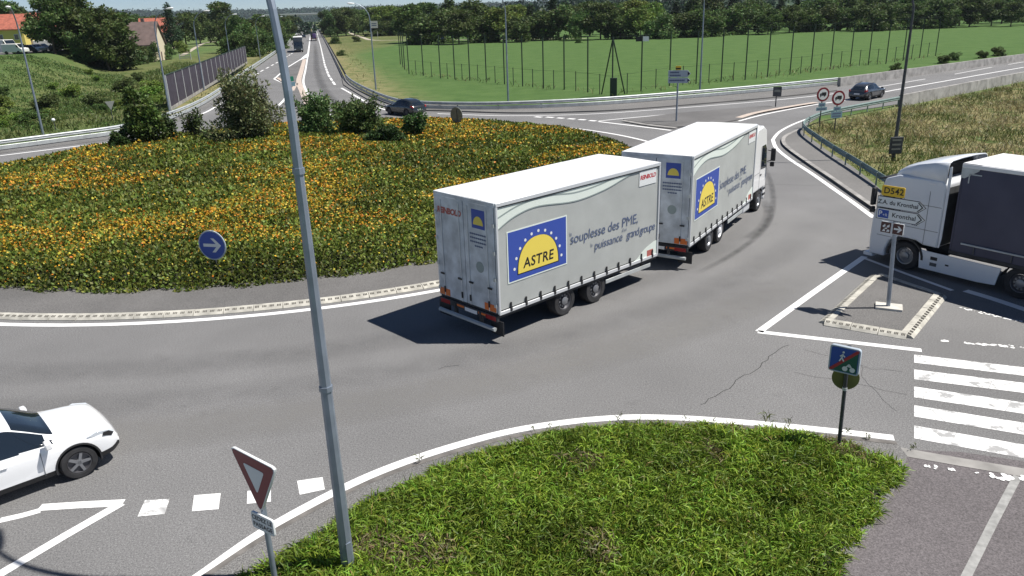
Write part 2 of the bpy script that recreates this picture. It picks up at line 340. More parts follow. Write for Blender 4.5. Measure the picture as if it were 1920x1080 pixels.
# ------------------------------------------------------------------ terrain
CEN = Vector((-12.035, 44.797, 0)); R_LINE, R_KERB, R_BED = 22.98, 22.45, 20.5
def terrain_h(x, y):
    x = np.asarray(x, float); y = np.asarray(y, float)
    z = np.full(x.shape, -.07)
    md = smooth(-56, -70, x+.35*(y-100))*smooth(86, 132, y); z = z+4.1*md*(1-.0*y)
    ditch = np.exp(-((x+.0*y+52)/7)**2)*smooth(72, 84, y)*(1-smooth(150, 190, y)); z = z-1.0*ditch*(1-md)
    return z
def build_ground():
    xs = np.concatenate([np.linspace(-2500, -240, 24), np.linspace(-200, -100, 26)[:-1], np.arange(-100, 100, 1.6), np.linspace(100, 220, 20), np.linspace(260, 2500, 24)])
    ys = np.concatenate([np.linspace(-300, -20, 8), np.arange(-15, 170, 1.6), np.linspace(172, 330, 40), np.linspace(350, 3600, 40)])
    X, Y = np.meshgrid(xs, ys); Z = terrain_h(X, Y); far = smooth(300, 900, Y); Z = Z-.4*far
    nx, ny = len(xs), len(ys); V = np.stack([X, Y, Z], -1).reshape(-1, 3)
    f = [(j*nx+i, j*nx+i+1, (j+1)*nx+i+1, (j+1)*nx+i) for j in range(ny-1) for i in range(nx-1)]
    me = bpy.data.meshes.new('ground'); me.from_pydata(V.tolist(), [], f); me.polygons.foreach_set('use_smooth', [True]*len(f))
    # dryness of the turf, a property of the ground itself
    dry = np.zeros(X.shape)
    dry += .9*smooth(16, 22, X)*smooth(8, 20, Y)*(1-smooth(.68, .78, (Y-42)/(X+1e-3)))*(X > 15)
    hx = -16-.262*(Y-95)                      # foot of the bank on the right of the main road
    dry += .85*np.exp(-((X-hx)/(3.0+.012*Y))**2)*(Y > 72)
    lx = -33-.27*(Y-80); dry += .7*np.exp(-((X-lx)/4.5)**2)*(Y > 66)
    dry += .30*vnoise(X, Y, 9, 3)*(X < -36)*(1-.8*smooth(-56, -70, X+.35*(Y-100))); dry = np.clip(dry, 0, 1)
    wild = smooth(-34, -44, X)*(1-smooth(-80, -95, X)*smooth(100, 125, Y)); wild = wild*(1-.6*smooth(-56, -70, X+.35*(Y-100))*smooth(92, 115, Y))
    at = me.color_attributes.new('Dry', 'FLOAT_COLOR', 'POINT'); c = np.ones((nx*ny, 4), np.float32); c[:, 0] = dry.reshape(-1); c[:, 1] = wild.reshape(-1); c[:, 2] = 0; at.data.foreach_set('color', c.reshape(-1))
    mt = bpy.data.materials.new('turf'); mt.use_nodes = True; n = mt.node_tree.nodes; l = mt.node_tree.links; b = n['Principled BSDF']; b.inputs['Roughness'].default_value = .95; b.inputs['Specular IOR Level'].default_value = .1
    geo = n.new('ShaderNodeNewGeometry'); at2 = n.new('ShaderNodeAttribute'); at2.attribute_name = 'Dry'; sp = n.new('ShaderNodeSeparateColor'); l.new(at2.outputs['Color'], sp.inputs[0])
    def noise(s, d=5, r=.6):
        t = n.new('ShaderNodeTexNoise'); t.inputs['Scale'].default_value = s; t.inputs['Detail'].default_value = d; t.inputs['Roughness'].default_value = r; l.new(geo.outputs['Position'], t.inputs['Vector']); return t.outputs['Fac']
    def mix(a, c, fac):
        q = n.new('ShaderNodeMix'); q.data_type = 'RGBA'
        for i, k in ((6, a), (7, c)):
            if isinstance(k, tuple): q.inputs[i].default_value = (*k, 1)
            else: l.new(k, q.inputs[i])
        l.new(fac, q.inputs[0]); return q.outputs[2]
    def rng(v, a, c, lo=0., hi=1.):
        q = n.new('ShaderNodeMapRange'); q.inputs[1].default_value = a; q.inputs[2].default_value = c; q.inputs[3].default_value = lo; q.inputs[4].default_value = hi; l.new(v, q.inputs[0]); return q.outputs[0]
    g = mix((.062, .118, .034), (.095, .158, .050), rng(noise(.35), .3, .7)); g = mix(g, (.10, .17, .05), rng(noise(2.5, 6, .7), .55, .8))
    d = mix((.20, .185, .085), (.33, .27, .15), rng(noise(1.1, 6, .7), .35, .7)); d = mix(d, (.08, .115, .035), rng(noise(.5, 6, .65), .5, .62))
    wv = mix((.045, .085, .020), (.155, .165, .065), rng(noise(.45, 7, .7), .38, .66))
    r = mix(g, wv, sp.outputs[1]); r = mix(r, d, sp.outputs[0]); l.new(r, b.inputs['Base Color'])
    bp = n.new('ShaderNodeBump'); bp.inputs['Strength'].default_value = .7; bp.inputs['Distance'].default_value = .12; l.new(noise(5, 5, .7), bp.inputs['Height']); l.new(bp.outputs[0], b.inputs['Normal'])
    me.materials.append(mt); o = bpy.data.objects.new('ground', me); COL.objects.link(o); tag(o, kind='structure'); return o
build_ground()

# ------------------------------------------------------------------ road surface
hw_dir = (G(578, 60)-G(580, 110)); hw_dir.z = 0; hw_dir.normalize()
east_n = [G(*p) for p in ((1540, 216), (1615, 205), (1690, 194), (1800, 172), (1920, 149))]
east_f = [G(*p) for p in ((1920, 113), (1740, 138), (1570, 163), (1400, 189), (1200, 203), (1070, 208), (940, 209), (840, 206), (770, 202))]
ed = (east_n[-1]-east_n[-3]).normalized()
hw_r = [G(*p) for p in ((722, 193), (690, 178), (660, 160), (643, 140), (631, 113), (620, 92), (608, 70), (600, 55))]
hw_l = [G(*p) for p in ((563, 57), (545, 77), (523, 97), (500, 113), (480, 127), (450, 149), (420, 172), (380, 200), (320, 228), (240, 251), (120, 270), (0, 285))]
far_r = hw_r[-1]+hw_dir*700; far_l = hw_l[0]+hw_dir*800
near = [Vector(p) for p in ((-42, 48, 0), (-43, 38, 0), (-40, 26, 0), (-34, 12, 0), (-28, -4, 0), (9, -4, 0), (14, 3, 0), (30, -18, 0), (48, -6, 0), (28, 20, 0))]
right_edge = [G(*p) for p in ((1668, 385), (1640, 355), (1600, 325), (1560, 298), (1530, 275), (1510, 259), (1504, 250), (1508, 240), (1520, 228))]
road_poly = near+right_edge+east_n+[east_n[-1]+ed*120, east_f[0]+ed*120]+east_f+hw_r+[far_r, far_l]+hw_l
rb = MB(); rb.prism([(p.x, p.y) for p in road_poly], lambda a, b, d: (a, b, d), -.06, 0.0)
road = rb.build('road', 'asphalt'); tag(road, kind='structure')

def mark(P, wdt, name='edge_line', mat='paint', z=.004, par=road): return ribbon(P, wdt/2, wdt/2, z).build(name, mat, par)
def poly_mark(px, name, mat='paint', z=.004, par=road):
    mb = MB(); P = [G(*p) for p in px]; return mb.add([(p.x, p.y, z) for p in P], [tuple(range(len(P)))]).build(name, mat, par)
def arc(r, a0, a1, n): return [CEN+Vector((math.cos(R(a0+(a1-a0)*i/n))*r, math.sin(R(a0+(a1-a0)*i/n))*r, 0)) for i in range(n+1)]
mark(arc(R_LINE, 0, 360, 160), .24)
mark(px_line([(330, 1108), (375, 1080), (500, 993), (650, 912), (760, 866), (880, 828), (970, 806), (1060, 792), (1130, 785), (1200, 782), (1300, 785), (1430, 795), (1560, 808), (1676, 821)]), .23)
# right-hand arm: splitter outline, zebra, edge line
mark([G(1423, 622), G(1520, 552), G(1621, 481)], .22); mark([G(1421, 622), G(1570, 639), G(1728, 657)], .22)
mark([G(1617, 483), G(1700, 514), G(1786, 545)], .16, z=.007)
for i, (y0, y1, yr) in enumerate(((664, 680, 692), (692, 711, 721), (724, 745, 758), (759, 781, 796), (797, 822, 837))):
    a, b = G(1714, y0+1), G(1714, y1); dirv = (G(1920, yr-3)-a).normalized()
    L_ = 3.4; mb = MB(); mb.add([(p.x, p.y, .004) for p in (a, b, b+dirv*L_, a+dirv*L_)], [(0, 1, 2, 3)]); mb.build('zebra_stripe', 'paint_worn', road)
mark(px_line([(1810, 545), (1860, 560), (1935, 585)]), .3, 'dashed_line')
mark(px_line([(1438, 252), (1449, 262), (1456, 278), (1480, 298), (1520, 324), (1560, 352), (1600, 380), (1638, 408)][1:]), .24)
mark(px_line([(1449, 262), (1462, 247), (1490, 232), (1530, 217)]), .22, z=.006)
# give way triangle bottom left
mark([G(0, 976), G(40, 967), G(76, 957)], .17); mark([G(74, 952), G(150, 947), G(231, 943)], .22, z=.006); mark([G(228, 944), G(120, 1006), G(0, 1077), G(-60, 1113)], .21, z=.008)
for q in (((272, 938), (318, 936), (309, 964), (258, 969)), ((364, 929), (414, 925), (410, 955), (360, 959)), ((464, 921), (508, 917), (508, 941), (463, 945)), ((557, 902), (605, 895), (609, 918), (562, 928))):
    poly_mark(q, 'give_way_dash', 'paint_worn' if q[0][0] == 272 else 'paint', .006)
# far side: exit to the right and main road
mark(px_line([(640, 165), (665, 179), (690, 193), (720, 205), (760, 213)]), .26); mark(px_line([(820, 213), (900, 216), (960, 217), (1080, 215), (1200, 208), (1440, 189), (1570, 175)]), .2)
for q in ((1003, 219, 1016), (1024, 219.5, 1038), (1045, 221, 1057), (1065, 222.5, 1078), (1085, 224, 1098), (1105, 226, 1118)):
    mark([G(q[0], q[1]), G(q[2], q[1]+.9)], .45, 'give_way_dash', z=.006)
mark([G(1122, 228), G(1190, 236), G(1258, 244.5)], .28); mark([G(1122, 227), G(1165, 222.5), G(1280, 212), G(1440, 200)], .2, z=.006)
mark(px_line([(1385, 227), (1440, 213), (1530, 196), (1597, 186), (1660, 172), (1800, 147), (1920, 126)]), .25)
for a, b in (((1600, 171), (1735, 148)), ((1790, 139), (1860, 126)), ((1890, 121), (1920, 116))): mark([G(*a), G(*b)], .16, 'lane_line')
# main road
mark([G(577, 106), G(580, 84), G(582, 66), G(582.5, 52), G(580.5, 42)], .45); mark(px_line([(577, 106), (573, 130), (569, 155), (583, 186), (594, 202), (623, 216), (653, 220)]), .3, z=.007)
mark([G(572, 106), G(538, 127), G(514, 148), G(534, 157)], .3); mark(px_line([(540, 176), (532, 188), (522, 198)]), .3)
poly_mark(((578, 99), (577, 107), (560, 114), (571, 104)), 'painted_nose', z=.009)
def dashes(px, on, off, wdt, name='lane_line'):
    P = [G(*p) for p in px]; s = resample(P, .5); k = 0; on_, off_ = int(on*2), int(off*2)
    while k+on_ < len(s): mark(s[k:k+on_+1:max(1, on_//3)], wdt, name); k += on_+off_
dashes(((628, 159), (616, 141), (609, 122), (601, 86), (596, 68), (592.5, 55)), 6, 2.2, .32)
dashes(((425, 190), (445, 170), (463, 154), (487, 135), (520, 117), (548, 100), (560, 82), (567, 66), (572, 52)), 5, 4, .3)
mark(px_line([(345, 223), (387, 210), (425, 187)]), .28)
for i in range(6):
    t = i/5; a = (412+35*t, 181.5-24*t); b = (433+24*t, 181-24*t); mark([G(*a), G(*b)], .55, 'hatch_bar')
mark(px_line([(0, 292), (120, 277), (240, 261), (330, 236)]), .28)
# worn paint blobs at the kerb drop
def blob(px0, px1, wd, seed, z, par, n=46):
    r = np.random.default_rng(seed); mb = MB(); a, b = G(*px0), G(*px1); t = (b-a); nn = Vector((-t.y, t.x, 0)).normalized()
    for i in range(n):
        c = a+t*r.random()+nn*r.normal()*wd*.35; rad = wd*(.18+.35*r.random()); k = 7
        mb.add([(c.x+math.cos(j*2*math.pi/k)*rad*(.6+.8*r.random()), c.y+math.sin(j*2*math.pi/k)*rad*(.6+.8*r.random()), z+i*.00004) for j in range(k)], [tuple(range(k))])
    return mb.build('worn_paint', 'paint', par)
for s, (a, b, wd) in enumerate((((1800, 577), (1918, 604), .09), ((1765, 639), (1778, 640), .07), ((1808, 643), (1920, 652), .10))): blob(a, b, wd, s, .005, road)

# dark tyre marks and cracks
def soft_mat(name, col, amt):
    mt = bpy.data.materials.new(name); mt.use_nodes = True; n = mt.node_tree.nodes; l = mt.node_tree.links; b = n['Principled BSDF']; b.inputs['Base Color'].default_value = (*col, 1); b.inputs['Roughness'].default_value = .8
    uv = n.new('ShaderNodeUVMap'); sp = n.new('ShaderNodeSeparateXYZ'); l.new(uv.outputs[0], sp.inputs[0])
    geo = n.new('ShaderNodeNewGeometry'); t = n.new('ShaderNodeTexNoise'); t.inputs['Scale'].default_value = 1.6; t.inputs['Detail'].default_value = 6; l.new(geo.outputs['Position'], t.inputs['Vector'])
    def mth(op, a, c):
        q = n.new('ShaderNodeMath'); q.operation = op
        for i, x in enumerate((a, c)):
            if isinstance(x, (int, float)): q.inputs[i].default_value = x
            else: l.new(x, q.inputs[i])
        return q.outputs[0]
    prof = mth('SINE', mth('MULTIPLY', sp.outputs[0], math.pi), 0); ends = mth('MINIMUM', mth('MULTIPLY', mth('SINE', mth('MULTIPLY', sp.outputs[1], math.pi), 0), 2.2), 1.0)
    al = mth('MULTIPLY', mth('MULTIPLY', mth('MULTIPLY', prof, ends), amt), mth('MULTIPLY', t.outputs['Fac'], 1.7))
    l.new(al, b.inputs['Alpha']); return mt
M['tyre_track'] = soft_mat('tyre_track', (.035, .035, .036), .30); M['tyre_faint'] = soft_mat('tyre_faint', (.06, .06, .062), .13); M['worn_light'] = soft_mat('polished_lane', (.24, .235, .225), .40)
def soft_ribbon(P, wdt, mat, z, name):
    mb = ribbon(P, wdt/2, wdt/2, z); o = mb.build(name, mat, road); me = o.data; uv = me.uv_layers.new(name='UVMap'); k = len(P)
    for lp in me.loops: vi = lp.vertex_index; uv.data[lp.index].uv = (vi % 2, (vi//2)/(k-1))
    return o
soft_ribbon(px_line([(590, 78), (592, 100), (594, 130), (604, 160), (620, 185), (650, 205), (690, 214)]), 1.5, 'tyre_track', .0025, 'tyre_track')
soft_ribbon(px_line([(1428, 300), (1446, 345), (1449, 390), (1435, 425), (1405, 455), (1360, 485), (1300, 515)]), .35, 'tyre_track', .0025, 'tyre_track')
soft_ribbon(px_line([(1433, 375), (1441, 400), (1430, 425), (1400, 448)]), .5, 'tyre_track', .003, 'tyre_track')
soft_ribbon(arc(26.3, 225, 335, 40), 1.6, 'tyre_faint', .0018, 'tyre_track'); soft_ribbon(arc(28.4, 225, 335, 40), 1.6, 'tyre_faint', .0022, 'tyre_track')
soft_ribbon(arc(29.9, 230, 320, 40), 2.0, 'worn_light', .0015, 'polished_lane')
def crack(px, wd=.03, seed=0):
    wd *= .55; r = random.Random(seed); P = resample([G(*p) for p in px], .25); P = [p+Vector((r.gauss(0, .05), r.gauss(0, .05), 0)) for p in P]
    return mark(P, wd, 'crack', 'crack', .0028)
crack([(1310, 762), (1400, 705), (1482, 640)], .035, 1); crack([(1500, 655), (1560, 668), (1640, 690), (1712, 700)], .018, 2); crack([(1490, 700), (1560, 712), (1640, 725), (1712, 742)], .018, 3); crack([(1600, 665), (1625, 720), (1690, 780)], .014, 4)
crack([(820, 690), (862, 684)], .03, 6); crack([(1432, 346), (1500, 347), (1562, 347)], .05, 7)
M['patch'] = asphalt('asphalt_patch', .135, (1, 1, 1), .5, .1)

# ------------------------------------------------------------------ islands and kerbs
def kerb_mesh(L_=.9, slots=4):
    """flat precast kerb stone with sunk slots; lies along x, road edge at y=-.17"""
    mb = MB(); h = .115
    prof = [(-.17, -.03), (-.17, .02), (-.10, .075), (.02, h), (.17, h), (.17, -.03)]
    mb.loft([[(x, a, b) for a, b in prof] for x in (-L_/2+.008, L_/2-.008)], closed=True, caps=True); me = mb.mesh('kerb_stone', 'kerb'); me.materials.append(M['kerb_dark'])
    bm = bmesh.new(); bm.from_mesh(me)
    for i in range(slots):
        c = -L_/2+L_*(i+.5)/slots; w_ = L_/slots*.62
        for k in range(3):
            x0 = c-w_/2+w_*k/3+.008; x1 = x0+w_/3-.016
            vs = [bm.verts.new(p) for p in ((x0, -.085, .088), (x1, -.085, .088), (x1, .005, .118), (x0, .005, .118))]; f = bm.faces.new(vs); f.material_index = 1
    bm.to_mesh(me); bm.free(); return me
KM = kerb_mesh()
def lay_kerb(P, parent, step=.9, flip=False, z=0.):
    S = resample(P, step)
    for a, b in zip(S, S[1:]):
        d = b-a; o = link_mesh('kerb_stone', KM, parent, ((a.x+b.x)/2, (a.y+b.y)/2, z+random.uniform(-.004, .004)), math.atan2(d.y, d.x)+(math.pi if flip else 0)+random.uniform(-.008, .008)); o.scale.x = d.length/.9
isl = slab(arc(R_KERB, 0, 360, 120)[:-1], .10).build('central_island', 'asphalt_island'); tag(isl, kind='structure')
lay_kerb(arc(R_KERB+.02, 195, 345, 400), isl); lay_kerb(arc(R_KERB+.02, 60, 195, 400)[::1], isl, 1.8)
def island(px, name, mat='asphalt_island', top=.10):
    P = [G(*p) for p in px]; o = slab(P, top).build(name, mat); tag(o, kind='structure'); return o, P
sp, SPP = island(((1546, 607), (1700, 633), (1764, 556), (1652, 518), (1640, 520)), 'splitter_island', 'asphalt_island', .09)
def closed_kerb(P, par, skip=()):
    ctr = sum(P, Vector())/len(P)
    for i in range(len(P)):
        if i in skip: continue
        a, b = P[i], P[(i+1) % len(P)]; d = (b-a); n = Vector((-d.y, d.x, 0)); k = max(1, round(d.length/.72)); fl = n.dot(ctr-a) < 0
        for j in range(k):
            c = a+d*((j+.5)/k); o = link_mesh('kerb_stone', KM, par, (c.x, c.y, random.uniform(-.012, 0)), math.atan2(d.y, d.x)+(math.pi if fl else 0)); o.scale.x = d.length/k/.9*.995
closed_kerb(SPP, sp, (3,))
fs, _ = island(((1168, 226), (1215, 234), (1268, 240), (1330, 236), (1385, 226), (1420, 214), (1460, 204), (1440, 200), (1280, 213)), 'splitter_island')
fk = px_line([(1168, 228), (1215, 236), (1268, 242)]); ribbon(fk, .18, .18, .115).build('kerb_strip', 'concrete', fs)
ribbon(px_line([(1385, 223), (1420, 213), (1480, 202), (1530, 194)]), .3, .3, .11).build('kerb_strip', 'kerb_pink', fs)
hs, _ = island(((570, 112), (540, 128), (519, 147), (536, 157), (546, 170), (534, 196), (545, 205), (580, 204), (565, 170), (561, 154)), 'splitter_island')
ribbon(px_line([(571, 112), (565, 135), (560.5, 154), (568, 175), (579, 200)]), .38, .38, .125).build('kerb_strip', 'kerb_pink', hs)
ribbon([G(520, 147), G(536, 157)], .25, .25, .125).build('kerb_strip', 'kerb_pink', hs); ribbon([G(556, 158), G(548, 172)], .25, .25, .125).build('kerb_strip', 'kerb_pink', hs)

# verges
def strip(name, outer_px, inner_px, mat, top, outer_off=None):
    A = px_line(outer_px); B = px_line(inner_px); o = slab(A+B[::-1], top, -.075).build(name, mat); tag(o, kind='structure'); return o
vr = strip('kerbed_verge', ((1660, 405), (1600, 368), (1560, 340), (1520, 313), (1482, 285), (1468, 270), (1472, 258), (1500, 244)), ((1668, 378), (1640, 350), (1600, 318), (1560, 292), (1530, 270), (1510, 255), (1504, 248), (1508, 243)), 'asphalt_shoulder', .12)
ribbon(px_line([(1655, 404), (1600, 366), (1560, 338), (1520, 311), (1482, 284), (1469, 270), (1473, 258), (1500, 245)]), .12, .12, .135).build('kerb_strip', 'concrete', vr)
strip('kerbed_verge', ((765, 208), (830, 209), (960, 213), (1080, 211), (1200, 205), (1440, 185), (1570, 171)), ((765, 196), (830, 199), (960, 201), (1080, 198), (1200, 190), (1440, 168), (1570, 156)), 'asphalt_shoulder', .12)
strip('kerbed_verge', ((644, 160), (668, 175), (695, 190), (725, 202), (765, 209)), ((641, 148), (655, 160), (680, 174), (720, 191), (765, 198)), 'asphalt_shoulder', .12)
strip('verge', ((0, 288), (120, 273), (240, 256), (330, 230), (390, 202), (430, 172)), ((0, 276), (120, 259), (240, 240), (330, 214), (385, 190), (425, 163)), 'asphalt_gravel', .03)
# bottom verge, path
edge = px_line([(330, 1108), (375, 1088), (500, 1006), (650, 925), (760, 879), (880, 841), (970, 819), (1060, 804), (1130, 797), (1200, 793), (1300, 796), (1430, 806), (1560, 820), (1680, 833)])
path_l = [G(1700, 858), G(1690, 900), G(1640, 985), G(1560, 1095), G(1500, 1180)]
bv = slab([*edge, *path_l, Vector((2.5, 4, 0)), Vector((-5.5, 4, 0))], .05).build('planted_verge', 'asphalt_gravel'); tag(bv, kind='structure')
ribbon(edge, .02, .10, .056).build('gutter_strip', 'gutter', bv)
pp = [G(1680, 834), G(1800, 850), G(1935, 870)]; ppd = (pp[2]-pp[0]).normalized()
P_ = [*path_l[::-1], G(1700, 846), pp[1], pp[2], pp[2]+ppd*3, Vector((13.5, 4, 0)), Vector((2.6, 4, 0))]
cp = slab(P_, .035).build('cycle_path', 'asphalt_path'); tag(cp, kind='structure')
sl = [G(1686, 846, .04), G(1800, 866, .04), G(1936, 889, .04)]; ribbon(sl, .16, .16, .042).build('dropped_kerb', 'concrete', cp)
ribbon([G(1908, 893, .04), G(1862, 980, .04), G(1806, 1092, .04)], .07, .07, .043).build('faded_line', MAT('faded_paint', (.30, .30, .29), .8, var=.2, scale=8), cp)
for s, (a, b, wd) in enumerate((((1733, 877), (1763, 880), .07), ((1778, 883), (1789, 885), .06), ((1830, 890), (1832, 891), .04), ((1852, 893), (1880, 903), .09), ((1880, 898), (1922, 900), .12))): blob(a, b, wd, 20+s, .048, cp, 16)

# ------------------------------------------------------------------ vehicles
def wheel(par, x, y, r, wd, mat='rim_dark', spokes=0, hub=None, side=None, truck=False):
    """tyre with a rim; outer face looks away from the vehicle's middle"""
    sg = (1 if y > 0 else -1) if side is None else side
    mb = MB(); h = wd/2; ri = r*(.60 if truck else .64)
    mb.lathe_y([(ri, -h*.8), (ri+.02, -h), (r*.93, -h), (r, -h*.75), (r, h*.75), (r*.93, h), (ri+.02, h), (ri, h*.8)], 32)
    t = mb.build('wheel', 'rubber', par, True); t.location = (x, y, r)
    rb_ = MB(); o = sg*h
    if truck: rb_.lathe_y([(ri, o*.95), (ri*.92, o*.9), (ri*.8, o*.55), (ri*.45, o*.6), (ri*.42, o*.95), (ri*.2, o*1.0), (.001, o*1.0)], 24)
    else: rb_.lathe_y([(ri, o*.96), (ri*.94, o*.94), (ri*.9, o*.5), (.001, o*.5)], 28)
    rm = rb_.build('rim', mat if truck else 'rim_dark', t, True)
    if truck:
        for k in range(10):
            a = 2*math.pi*k/10; hb = MB(); hb.box((math.cos(a)*ri*.62, o*.66, math.sin(a)*ri*.62), (.05, .03, .05)); hb.build('wheel_nut', hub or 'rim', rm)
        if hub: MB().lathe_y([(ri*.46, o*1.0), (ri*.40, o*1.06), (.001, o*1.1)], 18).build('hub_cap', hub, rm, True)
    else:
        sb = MB()
        for k in range(spokes):
            a = 2*math.pi*k/spokes; rot = Matrix.Rotation(-a, 3, 'Y')
            sb.box(rot @ Vector((ri*.5, o*.78, 0)), (ri*.95, .03, .055), rot)
        sb.lathe_y([(.07, o*.6), (.07, o*.88), (.001, o*.92)], 14); sb.build('spokes', mat, rm)
    return t

def dash_row(par, n, w_, h_, mat, origin, u, v, name='text_line'):
    # lettering too small to read in the photograph: a row of short printed strokes
    r = random.Random(n+int(w_*100)); mb = MB(); u = Vector(u); v = Vector(v); x = -w_/2; o = Vector(origin)
    q = u.cross(v)*.001; out = None
    pts = [(x+w_*i/n, x+w_*(i+.72)/n) for i in range(n)]
    top = [p for a, b in pts for p in ((a, .5), (b, .5), (b, .25), (b+w_*.28/n, .25))][:-2]; bot = [p for a, b in pts[::-1] for p in ((b, -.5), (a, -.5), (a, -.25), (a-w_*.28/n, -.25))][:-2]
    poly = top+[(pts[-1][1], .5)]*0+bot
    mb.add([o+u*a+v*(b*h_)+q for a, b in poly], [tuple(range(len(poly)))]); return mb.build(name, mat, par)
def side_art(par, L_, zb, zt, y=-1.262):
    """print on the right-hand curtain: reading direction is forward"""
    H = zt-zb
    def Z(f): return zb+H*f
    def flat(name, poly, mat, d, par_=None):
        mb = MB(); mb.prism(poly, lambda a, b, q: (a, q, b), y-d, y-d+.002); return mb.build(name, mat, par_ or par)
    k = L_/7.2
    wave = catmull([(0.0, Z(.76), 0), (.7*k, Z(.85), 0), (1.6*k, Z(.885), 0), (3.1*k, Z(.84), 0), (4.4*k, Z(.87), 0), (5.4*k, Z(.935), 0), (6.2*k, Z(.985), 0)], 6)
    flat('printed_wave', [(p.x, p.y) for p in wave]+[(6.2*k, Z(.99)), (0, Z(.99))], 'curtain_pale', .003)
    w1 = catmull([(0.0, Z(.86), 0), (.9*k, Z(.935), 0), (2.0*k, Z(.95), 0), (3.1*k, Z(.915), 0), (4.2*k, Z(.93), 0), (5.2*k, Z(.975), 0)], 6)
    flat('printed_line', [(p.x, p.y+.022) for p in w1]+[(p.x, p.y-.022) for p in w1[::-1]], 'curtain_line', .006)
    flat('printed_line', [(p.x, p.y) for p in wave]+[(p.x, p.y-.03) for p in wave[::-1]], 'curtain_line', .0065)
    u0, u1 = .42*k, 2.72*k; z0, z1 = Z(.265), Z(.715)
    lg0 = flat('logo_border', [(u0-.04, z0-.04), (u1+.04, z0-.04), (u1+.04, z1+.04), (u0-.04, z1+.04)], 'curtain_pale', .004)
    lg = flat('logo_panel', [(u0, z0), (u1, z0), (u1, z1), (u0, z1)], 'blue', .006)
    cx = (u0+u1)/2; bz = z0+.16; rx, rz = .80*k, .93*H/3.1
    def dome(sx, sz, zz, pad=0): return [(cx-sx, zz)]+[(cx-sx*math.copysign(abs(math.cos(a))**.9, math.cos(a)), zz+sz*math.sin(a)**.85) for a in [math.pi*i/24 for i in range(1, 24)]]+[(cx+sx, zz)]
    flat('logo_outline', dome(rx+.035, rz+.035, bz-.03), 'black_ink', .008, lg); flat('logo_sun', dome(rx, rz, bz), 'yellow', .010, lg)
    for i in range(11):
        a = math.pi*(i+.35)/11.0+.06; dx, dz = cx-math.cos(a)*(rx+.15), bz+math.sin(a)*(rz+.13)
        flat('logo_star', [(dx+.045*math.cos(t), dz+.045*math.sin(t)) for t in [2*math.pi*j/8 for j in range(8)]], 'sign_white', .010, lg)
    text_on(lg, 'ASTRE', .40*k, 'black_ink', (cx, y-.0125, bz+.24), (1, 0, 0), (0, 0, 1), spacing=1.08, shear=.12, bold=.008)
    text_on(par, 'souplesse des PME,', .43*k, 'ink', (4.5*k, y-.004, Z(.475)), (1, 0, .0), (0, 0, 1), spacing=.96, shear=.08)
    text_on(par, 'la', .16*k, 'ink', (2.92*k, y-.004, Z(.53)), (1, 0, 0), (0, 0, 1)); text_on(par, 'la', .16*k, 'ink', (3.85*k, y-.004, Z(.355)), (1, 0, 0), (0, 0, 1))
    text_on(par, 'puissance', .37*k, 'ink', (4.66*k, y-.004, Z(.335)), (1, 0, 0), (0, 0, 1), spacing=.96, shear=.08); text_on(par, 'd\'un', .15*k, 'ink', (5.42*k, y-.004, Z(.40)), (1, 0, 0), (0, 0, 1))
    text_on(par, 'grand groupe', .37*k, 'ink', (6.28*k, y-.004, Z(.335)), (1, 0, 0), (0, 0, 1), spacing=.76, shear=.08)
    lb = flat('label_panel', [(6.12*k, Z(.80)), (7.0*k, Z(.80)), (7.0*k, Z(.99)), (6.12*k, Z(.99))], 'sign_white', .007)
    text_on(lb, 'REINBOLD', .185*k, 'red_ink', (6.56*k, y-.0095, Z(.885)), (1, 0, 0), (0, 0, 1), shear=.2, spacing=.9, bold=.006)
    flat('printed_corner', [(5.75*k, Z(.012)), (7.15*k, Z(.012)), (7.15*k, Z(.17))]+[(p.x, p.y) for p in catmull([(7.0*k, Z(.17), 0), (6.5*k, Z(.12), 0), (6.1*k, Z(.04), 0)], 4)], 'curtain_pale', .005)
    flat('badge', [(6.62*k, Z(.02)), (6.95*k, Z(.02)), (6.95*k, Z(.09)), (6.62*k, Z(.09))], 'red_worn', .008)

